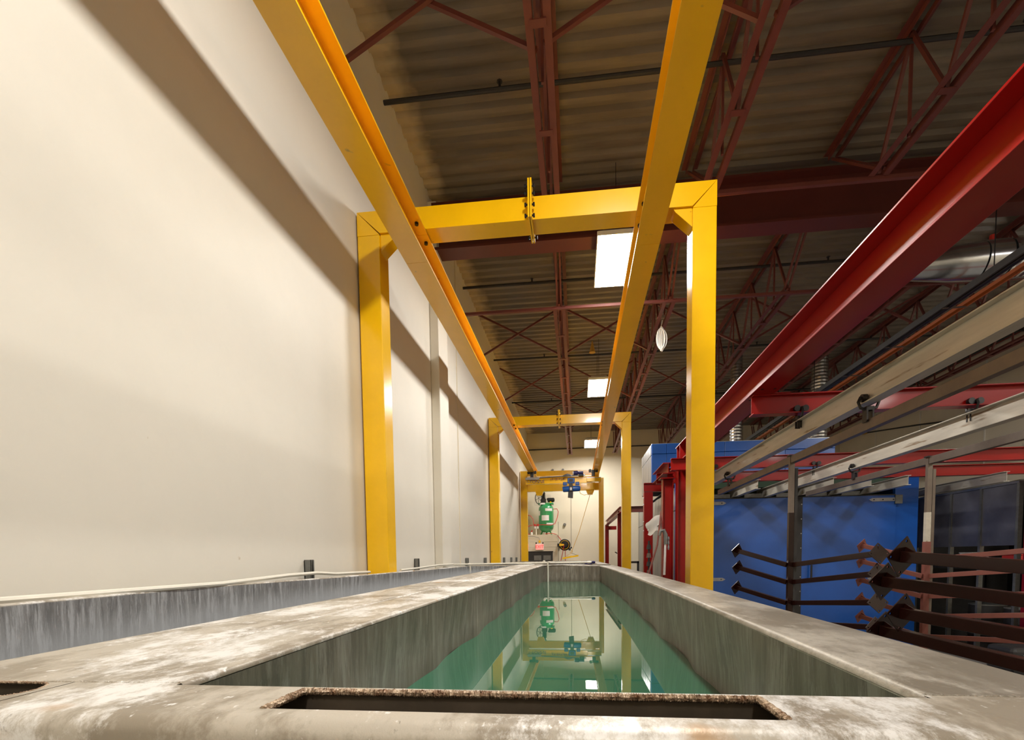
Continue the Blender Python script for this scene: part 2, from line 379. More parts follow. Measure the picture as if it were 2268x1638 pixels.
# ================================================================ tanks
def wobble(y, sgn, z):      # plating bulges between its stiffeners, more below the rim
    d = min(1, max(0, (-.15-z)/.15))
    return sgn*d*(.020*abs(math.sin(math.pi*(y-.2)/.62))+.005*math.sin(y*5.1))
def bow(y, y0, y1, a): t = (y-y0)/(y1-y0); return a*4*t*(1-t)
def arc(cx, cz, r, a0, a1, n=4): return [(cx+r*math.cos(R(a0+(a1-a0)*i/n)), cz+r*math.sin(R(a0+(a1-a0)*i/n))) for i in range(n+1)]
Y0, Y1 = .468, 6.66
ys = [Y0+(Y1-Y0)*(i/90)**1.5 for i in range(91)]
def rim(xi, xo, zt, lip, rr=.010):      # rim profile from inner edge to outer edge; xi -> xo
    s = 1 if xo > xi else -1
    p = [(xi, zt-rr-.001), (xi, zt-rr)]+[(xi+s*(rr-rr*math.cos(R(t))), zt-rr+rr*math.sin(R(t))) for t in (22, 45, 68, 90)]
    p += [(xo-s*rr, zt)]+[(xo-s*rr+s*rr*math.sin(R(t)), zt-rr+rr*math.cos(R(t))) for t in (30, 60, 90)]+[(xo, zt-lip), (xo-s*.006, zt-lip)]
    return p
def rise(y): return .020*min(1, max(0, (y-.6)/6))
# ---- right-hand tank
tk = root('treatment_tank')
XLi = lambda y: -.422-bow(y, Y0, Y1, .012)-.035*max(0, (y-Y0)/(Y1-Y0))
XRi = lambda y: .313+bow(y, Y0, Y1, .045)-.012*max(0, (y-Y0)/(Y1-Y0))
XRo = lambda y: .472+bow(y, Y0, 9, .055)
SEAM = lambda y: -.583-.055*(y-Y0)/(Y1-Y0)
MB().grid([[(px, y, pz) for px, pz in rim(XRi(y), XRo(y), -.13, .07)] for y in ys]).build('side_rim', 'tank_right', tk, smooth=True)
MB().grid([[(px, y, pz+rise(y)) for px, pz in rim(XLi(y), SEAM(y)+.003, -.13, .04, .007)] for y in ys]).build('side_rim', 'tank_top', tk, smooth=True)
zz = [-.139, -.16, -.2, -.24, -.28, -.32, -.36, -.42, -.5, -.7, -E+.25]
MB().grid([[(XRi(y)+wobble(y, 1, z), y, z) for z in zz] for y in ys]).build('side_wall', 'tank_wall', tk, smooth=True)
MB().grid([[(XLi(y)-wobble(y, 1, z), y, z+(rise(y) if z > -.2 else 0)) for z in zz] for y in ys]).build('side_wall', 'tank_wall', tk, smooth=True)
MB().box(-.52, .40, Y1, Y1+.012, -E+.25, -.13).build('end_wall', 'tank_wall', tk)
MB().box(-.54, .47, .452, .466, -E+.25, -.135).build('end_wall', 'tank_wall', tk)
MB().box(-.49, .40, .46, Y1+.02, -E+.2, -E+.25).build('tank_bottom', 'tank_wall', tk)
MB().box(.40, .47, .40, Y1+.2, -E, -.26).build('outer_wall', 'tank_right', tk)
# far rim of the tank
MB().grid([[(x, py, pz+(.020 if x < 0 else .004)) for py, pz in rim(Y1, Y1+.14, -.13, .06)] for x in (-.585, -.2, .2, .50)]).build('end_rim', 'tank_right', tk, smooth=True)
# near rim: flat top with a slot, rolled front edge
def rolled(x): return [(x, y, z) for y, z in [(.389, -.13), (.374, -.13)]+[(.374-.018*math.sin(R(t)), -.148+.018*math.cos(R(t))) for t in (15, 30, 45, 60, 75, 90)]+[(.354, -.165), (.353, -.21), (.356, -.214), (.356, -.4)]]
fx = [-.545, -.5, -.4, -.275, -.1, .05, .163, .3, .475]
m = MB(); m.grid([rolled(x) for x in fx])
def flat(m, x0, x1, y0, y1, z=-.13):
    m.add([(x0, y0, z), (x1, y0, z), (x1, y1, z), (x0, y1, z)], [(0, 1, 2, 3)])
flat(m, -.545, -.275, .389, .458); flat(m, .163, .475, .389, .458); flat(m, -.275, .163, .449, .458)
flat(m, -.545, -.422, .458, .4685); flat(m, .313, .475, .458, .4685)
m.grid([[(x, .458, -.13), (x, .463, -.1312), (x, .4665, -.1345), (x, .468, -.14), (x, .468, -.17)] for x in (-.422, -.2, 0, .2, .313)])
m.build('front_rim', 'tank_top', tk, smooth=True)
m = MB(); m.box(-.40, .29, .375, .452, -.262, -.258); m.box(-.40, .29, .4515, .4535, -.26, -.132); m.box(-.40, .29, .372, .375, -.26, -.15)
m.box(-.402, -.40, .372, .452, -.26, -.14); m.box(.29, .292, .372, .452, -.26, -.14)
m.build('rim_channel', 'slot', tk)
def bead(pts, r, name='weld_bead'):
    P, rs = [], []
    for a, b in zip(pts[:-1], pts[1:]):
        a, b = Vector(a), Vector(b); k = max(2, int((b-a).length/.0011))
        for i in range(k): P.append(a.lerp(b, i/k)+Vector((0, random.uniform(-.0003, .0003), random.uniform(-.0003, .0003)))); rs.append(r*(.86+.3*(len(P) % 2)+random.uniform(-.08, .08)))
    return MB().tube(P, rs, 7)
bead([(-.276, .3895, -.1312), (-.2735, .448, -.1312), (.1625, .448, -.1312), (.1645, .3895, -.1312)], .0034).build('weld_bead', 'bead', tk, smooth=True)
bead([(.315, .468, -.1305), (.472, .4655, -.1305)], .0014).build('weld_bead', 'tank_right', tk, smooth=True)
bead([(-.583, .462, -.1303), (-.425, .4665, -.1303)], .0014).build('weld_bead', 'tank_top', tk, smooth=True)
settle(tk, 'long open steel tank of green liquid with slotted near rim', 'tank')
lq = MB(); zw = -.341; n = 60
lq.grid([[(XLi(y)-.02, y, zw), (XRi(y)+.02, y, zw)] for y in [Y0+(Y1-Y0)*i/n for i in range(n+1)]])
thing(lq, 'bath_liquid', 'liquid', 'still green liquid filling the long tank, mirroring the far wall', 'liquid')
# ---- left-hand tank
t2 = root('rinse_tank'); Y2 = 7.25
ys2 = [Y0+(Y2-Y0)*(i/60)**1.4 for i in range(61)]
ys2[-1] = Y2
L2 = lambda y: -.776-.10*max(0, (y-Y0))/(Y2-Y0)
LB = lambda y: -1.70-.13*math.exp(-((y-2.1)/1.0)**2)
MB().grid([[(px, y, pz+rise(y)) for px, pz in rim(L2(y), SEAM(y)-.003, -.13, .04, .007)] for y in ys2]).build('side_rim', 'tank_top', t2, smooth=True)
MB().grid([[(px, y, pz) for px, pz in rim(LB(y), LB(y)-.03, -.125, .04, .008)] for y in ys2]).build('back_rim', 'tank_top', t2, smooth=True)
MB().grid([[(L2(y)-wobble(y, -1, z)*-1, y, z+(rise(y) if z > -.2 else 0)) for z in zz] for y in ys2]).build('side_wall', 'tank_wall', t2, smooth=True)
MB().grid([[(LB(y)-wobble(y, 1, z)*.4, y, z) for z in [-.132, -.22, -.3, -.45, -.8, -E+.25]] for y in ys2]).build('back_wall', 'tank_wall2', t2, smooth=True)
MB().box(-1.72, -.86, Y2, Y2+.012, -E+.25, -.13).build('end_wall', 'tank_wall2', t2)
MB().grid([[(x, py, pz) for py, pz in rim(Y2, Y2+.12, -.125, .05)] for x in (-1.73, -1.2, -.70)]).build('end_rim', 'tank_right', t2, smooth=True)
MB().box(-1.80, -.79, .46, Y2, -E+.2, -E+.25).build('tank_bottom', 'tank_wall', t2)
# near rim of the left tank with a rounded slot
m = MB(); fx2 = [-1.86, -1.5, -1.2, -1.0, -.8, -.547]
m.grid([[(x, y, z) for (_, y, z) in rolled(x)] for x in fx2]); 
hole = [(-.587+.030*math.cos(R(t)), .428+.032*math.sin(R(t))) for t in range(-90, 91, 15)]
m.add([(x, y, -.13) for x, y in hole]+[(-.547, .389, -.13), (-.547, .468, -.13)], [])
k = len(m.v)-2-len(hole); nh = len(hole)
for i in range(nh-1):
    m.f.append((k+i, k+i+1, k+nh if i < nh//2 else k+nh+1))
m.f.append((k+nh//2, k+nh+1, k+nh))
flat(m, -1.4, -.587, .389, .396); flat(m, -1.4, -.587, .460, .468); flat(m, -1.86, -1.4, .389, .468)
m.add([(-.587, .389, -.13), (-.547, .389, -.13), (-.587, .396, -.13)], [(0, 1, 2)]); m.add([(-.587, .468, -.13), (-.547, .468, -.13), (-.587, .460, -.13)], [(0, 1, 2)])
m.build('front_rim', 'tank_top', t2, smooth=True)
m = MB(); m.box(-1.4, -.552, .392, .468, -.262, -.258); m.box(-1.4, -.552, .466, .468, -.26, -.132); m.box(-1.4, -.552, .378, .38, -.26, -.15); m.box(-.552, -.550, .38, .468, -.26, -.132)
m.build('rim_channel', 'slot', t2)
P = [(-1.0, .396, -.131)]+[(x, y, -.131) for x, y in hole]+[(-1.0, .460, -.131)]
bead(P, .0016).build('weld_bead', 'bead', t2, smooth=True)
MB().box(-1.86, -.60, .354, .356, -E, -.2).build('front_wall', 'tank_top', t2)
settle(t2, 'empty open steel tank on the left against the cream wall', 'tank')
# pale vapour lying in the left tank
m = bpy.data.materials.new('pale_vapour'); m.use_nodes = True; n, l = m.node_tree.nodes, m.node_tree.links; n.clear()
o = n.new('ShaderNodeOutputMaterial'); vs = n.new('ShaderNodeVolumeScatter'); vs.inputs['Color'].default_value = (1, .99, .97, 1)
g = n.new('ShaderNodeNewGeometry'); sx = n.new('ShaderNodeSeparateXYZ'); l.new(g.outputs['Position'], sx.inputs[0])
mr = n.new('ShaderNodeMapRange'); mr.inputs[1].default_value = E-.36; mr.inputs[2].default_value = E-.15; mr.inputs[3].default_value = 3.2; mr.inputs[4].default_value = 0
l.new(sx.outputs[2], mr.inputs[0]); l.new(mr.outputs[0], vs.inputs['Density']); l.new(vs.outputs[0], o.inputs['Volume']); M['vapour'] = m
v_ = thing(MB().box(-1.69, -.885, .5, 7.2, -.5, -.145), 'vapour', 'vapour', 'pale vapour lying in the left-hand tank along the wall', 'vapour'); v_['kind'] = 'stuff'
# ---- far pair of tanks
ft = root('far_tank')
yf0, yf1 = 7.6, 14.2
for x0, x1, nm in ((-1.73, -1.65, 'side_rim'), (-.80, -.62, 'divider_rim'), (.34, .52, 'side_rim')):
    MB().box(x0, x1, yf0, yf1, -.16, -.128).build(nm, 'tank_right', ft, bevel=.006)
    MB().box(x0+.01, x0+.02, yf0, yf1, -E, -.15).build('side_wall', 'tank_wall2', ft); MB().box(x1-.02, x1-.01, yf0, yf1, -E, -.15).build('side_wall', 'tank_wall2', ft)
for y in (yf0, yf1-.12): MB().box(-1.73, .52, y, y+.12, -.161, -.124).build('end_rim', 'tank_right', ft, bevel=.006)
for y in (yf0+.1, yf1-.1): MB().box(-1.72, .50, y, y+.01, -E, -.15).build('end_wall', 'tank_wall2', ft)
MB().box(-1.72, .5, yf0, yf1, -E+.2, -E+.25).build('tank_bottom', 'tank_wall', ft)
settle(ft, 'far steel tank with a divider, beyond the white pipe', 'tank')

# ---- white plastic pipes
pv = root('pvc_pipe'); y = 6.9; z = -.082
MB().tube([(-1.80, y, -.095), (-.9, y, -.088), (.2, y, z)], .013, 10).build('pipe', 'pvc', pv, smooth=True)
for x in (-.478, -.405, -1.57, .16): MB().tube([(x-.02, y, z-.002-(.01 if x < -1 else 0)), (x+.02, y, z-.002-(.01 if x < -1 else 0))], .019, 10).build('fitting', 'pvc', pv, smooth=True)
MB().tube([(-.405, y, z), (-.405, y-.26, z-.02), (-.405, y-.30, z-.05), (-.405, y-.30, -.42)][:1]+[(-.405, y-.30, z+.01), (-.405, y-.30, -.42)], .011, 8).build('drop_pipe', 'pvc', pv, smooth=True)
MB().tube([(-1.56, y, z-.01), (-1.56, y-.01, -.42)], .012, 8).build('drop_pipe', 'pvc', pv, smooth=True)
MB().tube([(-.478, y, z), (-.478, y, z+.035)], .016, 10).build('tee_cap', 'pvc', pv, smooth=True)
MB().tube([(.2, y, z), (.235, y, z), (.25, y, z-.004)], [.018, .02, .012], 10).build('end_cap', 'blue_text', pv, smooth=True)
settle(pv, 'white plastic pipe lying across both tanks with two drop legs', 'pipe')
thing(MB().tube([(-1.83, .9, -.118), (-1.83, 2.3, -.118), (-1.85, 2.9, -.098), (-1.85, 3.25, -.094), (-1.84, 3.5, -.11), (-1.84, 4.1, -.115)], .012, 8), 'pvc_pipe', 'pvc', 'white plastic pipe lying along the back rim by the cream wall, near stretch', 'pipe', smooth=True)
thing(MB().tube([(-1.80, 4.75, -.118), (-1.84, 5.4, -.112), (-1.83, 6.2, -.09), (-1.8, 6.85, -.09)], .012, 8), 'pvc_pipe', 'pvc', 'white plastic pipe running back along the rim towards the cross pipe', 'pipe', smooth=True)
bc = root('blue_cap'); MB().tube([(.17, 7.66, -.122), (.17, 7.66, -.09), (.17, 7.66, -.075)], [.06, .055, .02], 12).build('cap', 'blue_text', bc, smooth=True)
MB().bar((.09, 7.66, -.085), (.25, 7.66, -.085), .03, .02).build('handle', 'blue_text', bc)
settle(bc, 'small navy valve cap on the rim behind the white pipe', 'valve')
# strut channels standing on the back wall
wh = ['nearest the camera', 'second from the camera', 'third from the camera', 'fourth from the camera', 'fifth', 'sixth', 'seventh', 'farthest from the camera']
for i, y in enumerate((3.29, 5.64, 8.3, 9.97, 11.9, 12.6, 14.0, 15.2)):
    m = MB(); m.box(-1.955, -1.95, y-.022, y+.022, -E, -.0); m.box(-1.955, -1.905, y-.022, y-.019, -E, 0); m.box(-1.955, -1.905, y+.019, y+.022, -E, 0)
    m.box(-1.908, -1.905, y-.022, y-.01, -E, 0); m.box(-1.908, -1.905, y+.01, y+.022, -E, 0)
    thing(m, 'strut_channel', 'strut', 'short grey strut channel against the cream wall, %s' % wh[i], 'channel', 'wall strut channels')

# ================================================================ yellow portals and crane
def portal(y, dx=0., xr=1.166, ztop=3.09):
    r = root('gantry_portal'); a, b = -1.943+dx, xr+dx; t = .205; zb = ztop-.19
    MB().box(a, a+t, y, y+.2, -E+.02, ztop-t).build('post', 'yellow', r, bevel=.006)
    MB().box(b-.195, b, y, y+.2, -E+.02, ztop-t).build('post', 'yellow', r, bevel=.006)
    # mitred corners: post head and beam end meet on the diagonal
    for x0, x1 in ((a, a+t), (b, b-.195)):
        MB().prism([(x0, y, ztop), (x1, y, ztop-t), (x0, y, ztop-t)], (0, .2, 0)).build('post_head', 'yellow', r)
    m = MB(); m.prism([(a+.002, y, ztop), (-.397+dx, y, ztop), (-.397+dx, y, zb), (a+t, y, zb)], (0, .2, 0)); m.build('crossbeam', 'yellow', r)
    m = MB(); m.prism([(b-.002, y, ztop), (-.377+dx, y, ztop), (-.377+dx, y, zb), (b-.195, y, zb)], (0, .2, 0)); m.build('crossbeam', 'yellow', r)
    for s in (0, 1):
        x = -.4+dx+s*.02; MB().box(x, x+.014, y-.09, y+.26, zb-.035, ztop+.09).build('splice_plate', 'yellow', r)
    for zz_ in (zb+.0, zb+.09, ztop-.01, ztop+.05):
        for yy in (y-.05, y+.235):
            MB().tube([(-.425+dx, yy, zz_), (-.345+dx, yy, zz_)], .008, 6).tube([(-.43+dx, yy, zz_), (-.415+dx, yy, zz_)], .016, 6).tube([(-.358+dx, yy, zz_), (-.343+dx, yy, zz_)], .016, 6).build('bolt', 'bolt', r)
    for x0, s in ((a+t, 1), (b-.195, -1)):
        MB().prism([(x0, y+.02, zb), (x0+s*.155, y+.02, zb), (x0+s*.135, y+.02, zb-.03), (x0, y+.02, zb-.155)], (0, .13, 0)).build('gusset_box', 'yellow', r, bevel=.003)
        MB().box(min(x0-s*.20, x0+s*.02), max(x0-s*.20, x0+s*.02), y-.06, y+.26, -E, -E+.02).build('base_plate', 'yellow', r)
    return r
p = settle(portal(4.288), 'yellow steel portal frame nearest the camera, straddling the tanks', 'portal frame', 'yellow portals')
q = copy_tree(p); q.location.y += 6.40; q.location.z += 0; q['label'] = 'yellow steel portal frame in the middle, second from the camera'
# far frame
r = root('gantry_portal'); y = 16.5
MB().box(-1.93, -1.70, y, y+.2, -E, 2.935).build('post', 'yellow', r, bevel=.006)
MB().box(.728, .89, y, y+.2, -E, 2.64).build('post', 'yellow', r, bevel=.006)
MB().box(-1.70, .74, y+.02, y+.18, 2.76, 2.92).build('upper_beam', 'yellow', r)
MB().box(-1.70, .728, y+.03, y+.17, 2.24, 2.48).build('lower_beam', 'yellow', r)
MB().box(.48, .74, y-.02, y+.02, 2.50, 2.92).build('end_plate', 'yellow', r)
MB().prism([(-1.42, y, 2.24), (-1.14, y, 2.24), (-1.2, y, 2.1), (-1.38, y, 2.1)], (0, .16, 0)).build('bracket', 'yellow', r)
MB().prism([(.30, y, 2.24), (.58, y, 2.24), (.52, y, 2.09), (.36, y, 2.09)], (0, .16, 0)).build('bracket', 'yellow', r)
MB().box(.25, .60, y-.06, y+.0, 2.24, 2.5).build('saddle', 'yellow', r)
settle(r, 'farthest yellow portal frame with two beams, close to the far wall', 'portal frame', 'yellow portals')
# crane rails
def crane_rail(xc, lab, side):
    r = root('crane_rail'); zt, h, wdt = 2.898, .248, .20
    for y0, y1 in ((-3.5, 4.34), (4.343, 10.78), (10.783, 16.3)):
        m = MB(); ibeam(m, 'y', xc, zt, wdt, h, .014, .01, y0, y1); m.build('rail_section', 'yellow_rail', r)
    for y in (4.18, 4.44, 10.58, 10.85):
        for s in (-1, 1):
            x = xc+s*.055; MB().tube([(x, y, zt-.014), (x, y, zt-.034)], .017, 6).build('bolt', 'bolt', r)
    return settle(r, lab, 'crane rail', 'yellow crane rails')
crane_rail(-1.415, 'long yellow I-beam crane rail on the left, beside the cream wall', -1)
crane_rail(.612, 'long yellow I-beam crane rail on the right, beside the lamps', 1)
# bridge crane under the rails
br = root('bridge_crane'); y = 15.1
m = MB(); ibeam(m, 'x', y+.06, 2.475, .12, .20, .012, .01, -1.60, .45); m.build('bridge_beam', 'yellow', br)
for x in (-1.40, .50):
    MB().box(x-.2, x+.23, y-.05, y+.2, 2.42 if x < 0 else 2.30, 2.48 if x < 0 else 2.425).build('end_truck', 'galv' if x < 0 else 'yellow', br, bevel=.004)
    MB().box(x-.2, x+.23, y-.052, y-.04, 2.405, 2.43).build('truck_rail', 'galv', br)
    for dx in (-.1, .1): MB().tube([(x+dx, y-.02, 2.64), (x+dx, y+.04, 2.64)], .045, 12).build('wheel', 'grime', br, smooth=True)
    MB().box(x-.05, x+.05, y-.03, y+.05, 2.47, 2.66).build('hanger', 'grime', br); MB().box(x-.14, x+.14, y-.04, y-.02, 2.58, 2.60).build('axle', 'grime', br)
MB().tube([(-1.15, y-.08, 2.455), (.25, y-.08, 2.50)], .018, 8).build('festoon_bar', 'galv', br, smooth=True)
MB().tube([(-.42, y-.1, 2.475), (-.3, y-.1, 2.51), (-.18, y-.1, 2.49)], [.03, .045, .03], 8).build('festoon_clamp', 'galv', br, smooth=True)
mo = MB().tube([(-.10, y-.12, 2.56), (.02, y-.12, 2.565), (.04, y-.12, 2.565), (.19, y-.12, 2.56)], [.06, .062, .045, .05], 14).build('drive_motor', 'blue_text', br, smooth=True)
MB().tube([(-.13, y-.12, 2.56), (-.1, y-.12, 2.56)], .052, 12).build('motor_fan_cap', 'label', mo, smooth=True); MB().box(.05, .2, y-.12, y, 2.47, 2.53).build('gearbox', 'grime', br, bevel=.01)
text('capacity_lettering', '1-TONNE', .135, 'blue_text', (-1.29, y-.058, 2.335), br)
for k in range(9): MB().box(-.82+.055*k, -.79+.055*k, y-.006, y-.002, 2.385+.008*(k % 3), 2.42+.012*(k % 2)).build('faded_mark', 'grey_purple', br)
settle(br, 'yellow bridge crane beam lettered 1-TONNE hanging under the rails', 'bridge crane')
# hoist
h = root('chain_hoist'); y = 14.9
tb_ = MB().box(-.29, -.07, y-.02, y+.1, 2.24, 2.40).build('trolley_box', 'blue_hoist', h, bevel=.02)
MB().box(-.24, -.12, y-.03, y-.02, 2.28, 2.37).build('trolley_window', 'grime', tb_)
for s in (-1, 1): MB().box(-.18+s*.19-.06, -.18+s*.19+.06, y-.01, y+.1, 2.18, 2.28).build('side_plate', 'blue_hoist', h, bevel=.015)
m = MB().tube([(-.44, y, 2.06), (-.40, y, 2.065), (.06, y, 2.075), (.10, y, 2.075)], [.07, .09, .085, .06], 14); m.build('motor_body', 'blue_hoist', h, smooth=True)
MB().box(-.24, -.13, y-.1, y+.06, 1.98, 2.22).build('gear_case', 'grime', h, bevel=.01); MB().box(-.215, -.155, y-.11, y-.1, 2.02, 2.1).build('rating_plate', 'label', [q for q in KID[h.name] if q.name.startswith('gear_case')][0])
MB().prism([(-.27, y-.09, 1.97), (-.12, y-.09, 1.97), (-.13, y-.09, 1.79), (-.28, y-.09, 1.81)], (0, .16, 0)).build('chain_bag', 'grime', h)
MB().tube([(-.192, y, 1.85), (-.192, y, .30)], .006, 5).build('chain', 'bolt', h)
MB().tube([(-.192, y, .30), (-.192, y, .25)], .024, 8).build('hook_block', 'grime', h, smooth=True)
MB().tube([(-.192+.035*math.sin(R(t)), y, .16+.05*math.cos(R(t))) for t in range(0, 300, 25)], .008, 6).build('hook', 'rope', h, smooth=True)
MB().tube([(.06, y, 2.04), (.10, y, 1.92), (.22, y, 1.87), (.34, y, 1.90), (.42, y, 1.99)], .008, 5).build('power_cable', 'rope', h, smooth=True)
settle(h, 'blue electric chain hoist hanging from the bridge crane', 'hoist')
sp = root('spreader_bar')
MB().bar((-.46, y, -.05), (.03, y, .03), .10, .05).build('bar', 'yellow', sp)
MB().tube([(-.42, y, -.03), (-.192, y, .112)], .005, 5).build('sling_wire', 'rope', sp); MB().tube([(0, y, .04), (-.192, y, .112)], .005, 5).build('sling_wire', 'bolt', sp)
MB().box(-.22, -.18, y-.02, y+.02, .0, .03).build('lug', 'yellow', sp)
settle(sp, 'small yellow spreader bar hanging tilted from the hoist hook', 'spreader bar')
thing(MB().tube([(-.185, y-.02, .14), (.05, y+.4, .75), (.44, 16.3, 2.1)], .009, 6), 'rope', 'rope', 'tan rope slanting from the hoist hook up to the far portal', 'rope', smooth=True)

# ================================================================ far end: vestibule, compressor, reel
vb = root('vestibule'); yv = 18.0
MB().box(XL+.001, -.735, yv, YF-.002, -E, .835).build('block_wall', 'wall_side', vb)
MB().box(XL+.1, -.92, yv-.02, yv, -E, .19).build('door_panel', 'grime', vb); MB().box(XL+.08, -.90, yv-.03, yv-.001, .19, .215).build('door_frame', 'bolt', vb)
MB().box(-1.62, -1.35, yv-.03, yv-.021, -.12, .06).build('door_window', 'strut', vb); MB().box(-1.27, -.99, yv-.03, yv-.021, -.12, .06).build('door_window', 'strut', vb)
for j in range(4): MB().box(XL+.002, -.735, yv-.004, yv, -.1+.2*j+.08, -.1+.2*j+.09).build('block_course', 'wall', vb)
settle(vb, 'low painted block vestibule with dark doors in the far left corner', 'vestibule')
ex = root('exit_sign')
MB().box(-1.56, -1.25, yv-.07, yv-.012, .26, .495).build('housing', 'white', ex, bevel=.01); MB().box(-1.54, -1.27, yv-.078, yv-.07, .28, .475).build('face', 'exit', ex)
text('lettering', 'EXIT', .155, 'exit_letter', (-1.405, yv-.082, .378), ex)
for x in (-1.53, -1.28): MB().tube([(x, yv-.06, .50), (x, yv-.09, .53)], [.02, .032], 8).build('emergency_head', 'grime', ex, smooth=True)
MB().box(-1.44, -1.37, yv-.06, yv-.02, .53, .62).build('yellow_plug', 'yellow', ex, bevel=.01)
MB().tube([(-1.40, yv-.03, .60), (-1.43, yv-.02, .72), (-1.6, yv-.02, .77), (-1.93, yv-.02, .79)], .007, 5).build('cable', 'strut', ex, smooth=True)
settle(ex, 'red lit EXIT sign on the vestibule above the dark doors', 'exit sign')
cp = root('air_compressor'); cx, cy, z0 = -1.19, 18.62, .835
def lathe(prof, cx, cy, n=24):
    return MB().grid([[(cx+rr*math.cos(2*math.pi*j/n), cy+rr*math.sin(2*math.pi*j/n), zz_) for j in range(n)] for rr, zz_ in prof], True)
zt = z0+.13
lathe([(.001, zt-.02), (.10, zt-.015), (.2, zt+.03), (.27, zt+.12), (.285, zt+.2), (.285, zt+.87), (.27, zt+.95), (.2, zt+1.02), (.1, zt+1.06), (.001, zt+1.07)], cx, cy).build('tank', 'green', cp, smooth=True)
for a in (30, 150, 270):
    ca, sa = math.cos(R(a)), -math.sin(R(a)) if a != 270 else 1
    MB().prism([(cx+.15*ca-.03, cy+.15*sa, zt+.05), (cx+.15*ca+.03, cy+.15*sa, zt+.05), (cx+.25*ca+.03, cy+.25*sa, z0), (cx+.25*ca-.03, cy+.25*sa, z0)], (0, .02, 0)).build('leg', 'green', cp)
MB().box(cx-.29, cx+.29, cy-.16, cy+.16, zt+1.03, zt+1.10).build('top_plate', 'green', cp, bevel=.01); MB().box(cx-.24, cx-.03, cy-.165, cy-.16, zt+1.04, zt+1.10).build('nameplate', 'label', cp)
for x0, x1, za, zb_ in ((-.02, .24, .78, .88), (-.16, .12, .42, .62), (.03, .27, .27, .33), (-.29, -.22, .62, .80)):
    MB().grid([[(cx+.287*math.sin(t), cy-.287*math.cos(t), z) for t in [math.asin(max(-.99, x0/.287))+(math.asin(min(.99, x1/.287))-math.asin(max(-.99, x0/.287)))*i/8 for i in range(9)]] for z in (zt+za, zt+zb_)]).build('sticker', 'label', cp)
pm = MB(); pz = zt+1.10
pm.box(cx-.20, cx+.0, cy-.12, cy+.08, pz, pz+.16)
MB.box(pm, cx-.16, cx-.05, cy-.10, cy+.04, pz+.16, pz+.42)
for k in range(6): pm.box(cx-.185, cx-.025, cy-.12, cy+.06, pz+.18+.04*k, pz+.19+.04*k)
pmo = pm.build('pump', 'black', cp, bevel=.008)
MB().tube([(cx-.10, cy-.02, pz+.42), (cx-.10, cy-.02, pz+.47), (cx-.10, cy-.02, pz+.48), (cx-.10, cy-.02, pz+.58)], [.03, .04, .065, .065], 12).build('air_filter', 'black', pmo, smooth=True)
fw_ = MB().tube([(cx-.27+.13*math.cos(R(t)), cy-.16, pz+.18+.22*math.sin(R(t))) for t in range(0, 361, 20)], .014, 6).build('flywheel_rim', 'black', cp, smooth=True)
for t in (20, 80, 140): MB().bar((cx-.27+.12*math.cos(R(t)), cy-.16, pz+.18+.2*math.sin(R(t))), (cx-.27-.12*math.cos(R(t)), cy-.16, pz+.18-.2*math.sin(R(t))), .012).build('flywheel_spoke', 'black', fw_)
gm = MB()
for k in range(11): gm.box(cx-.46+.062*k, cx-.454+.062*k, cy+.10, cy+.104, pz-.06, pz+.33)
for k in range(8): gm.box(cx-.46, cx+.16, cy+.10, cy+.104, pz-.06+.055*k, pz-.054+.055*k)
gm.build('belt_guard', 'galv', cp)
MB().tube([(cx+.05, cy-.05, pz+.1), (cx+.07, cy-.05, pz+.11), (cx+.30, cy-.05, pz+.11), (cx+.33, cy-.05, pz+.11)], [.07, .085, .085, .05], 14).build('motor', 'black', cp, smooth=True)
MB().tube([(cx+.18, cy-.1, pz), (cx+.18, cy-.12, pz+.03)], .035, 8).build('yellow_knob', 'yellow', cp, smooth=True)
settle(cp, 'green upright air compressor with black pump on top of the vestibule', 'air compressor')
thing(MB().tube([(cx+.27, cy-.05, 1.83), (cx+.42, cy-.1, 1.83), (cx+.47, cy-.1, 1.72), (cx+.43, cy-.1, 1.5), (cx+.34, cy-.2, 1.26), (cx+.2, cy-.32, 1.2), (cx-.1, cy-.34, 1.22), (cx-.3, cy-.3, 1.22)], .013, 6), 'air_hose', 'hose_red', 'red air hose looping around the front of the green compressor', 'hose', smooth=True)
thing(MB().tube([(-1.93, cy-.2, 1.62), (-1.78, cy-.2, 1.58), (-1.68, cy-.25, 1.45), (-1.65, cy-.3, 1.22), (-1.8, cy-.3, 1.2), (-1.93, cy-.3, 1.1), (-1.92, cy-.3, .92), (-1.8, cy-.3, .85)], .013, 6), 'air_hose', 'hose_red', 'red air hose curling between left wall and compressor', 'hose', smooth=True)
thing(MB().tube([(-1.2, 18.2, .87), (-.95, 18.1, .88), (-.78, 18.05, .84), (-.66, 18.05, .70), (-.56, 17.96, .55)], .014, 6), 'air_hose', 'hose_red', 'red air hose running from compressor down to the hose reel', 'hose', smooth=True)
fl = root('air_filter_unit')
for x in (-1.60, -1.50):
    MB().tube([(x, 18.3, 1.08), (x, 18.3, 1.17)], .032, 10).build('bowl', 'label', fl, smooth=True); MB().tube([(x, 18.3, 1.17), (x, 18.3, 1.25)], .04, 10).build('knob', 'hose_red', fl, smooth=True)
MB().tube([(-1.555, 18.3, .835), (-1.555, 18.3, 1.15)], .02, 8).build('stand', 'pvc', fl, smooth=True); MB().tube([(-1.66, 18.3, 1.18), (-1.44, 18.3, 1.18)], .012, 8).build('manifold', 'strut', fl)
settle(fl, 'air filter pair with red knobs on a white stand beside the compressor', 'filter')
bt = root('spray_bottle'); MB().tube([(-1.73, 18.3, .835), (-1.73, 18.3, .93), (-1.73, 18.3, .95)], [.04, .04, .02], 10).build('body', 'white', bt, smooth=True)
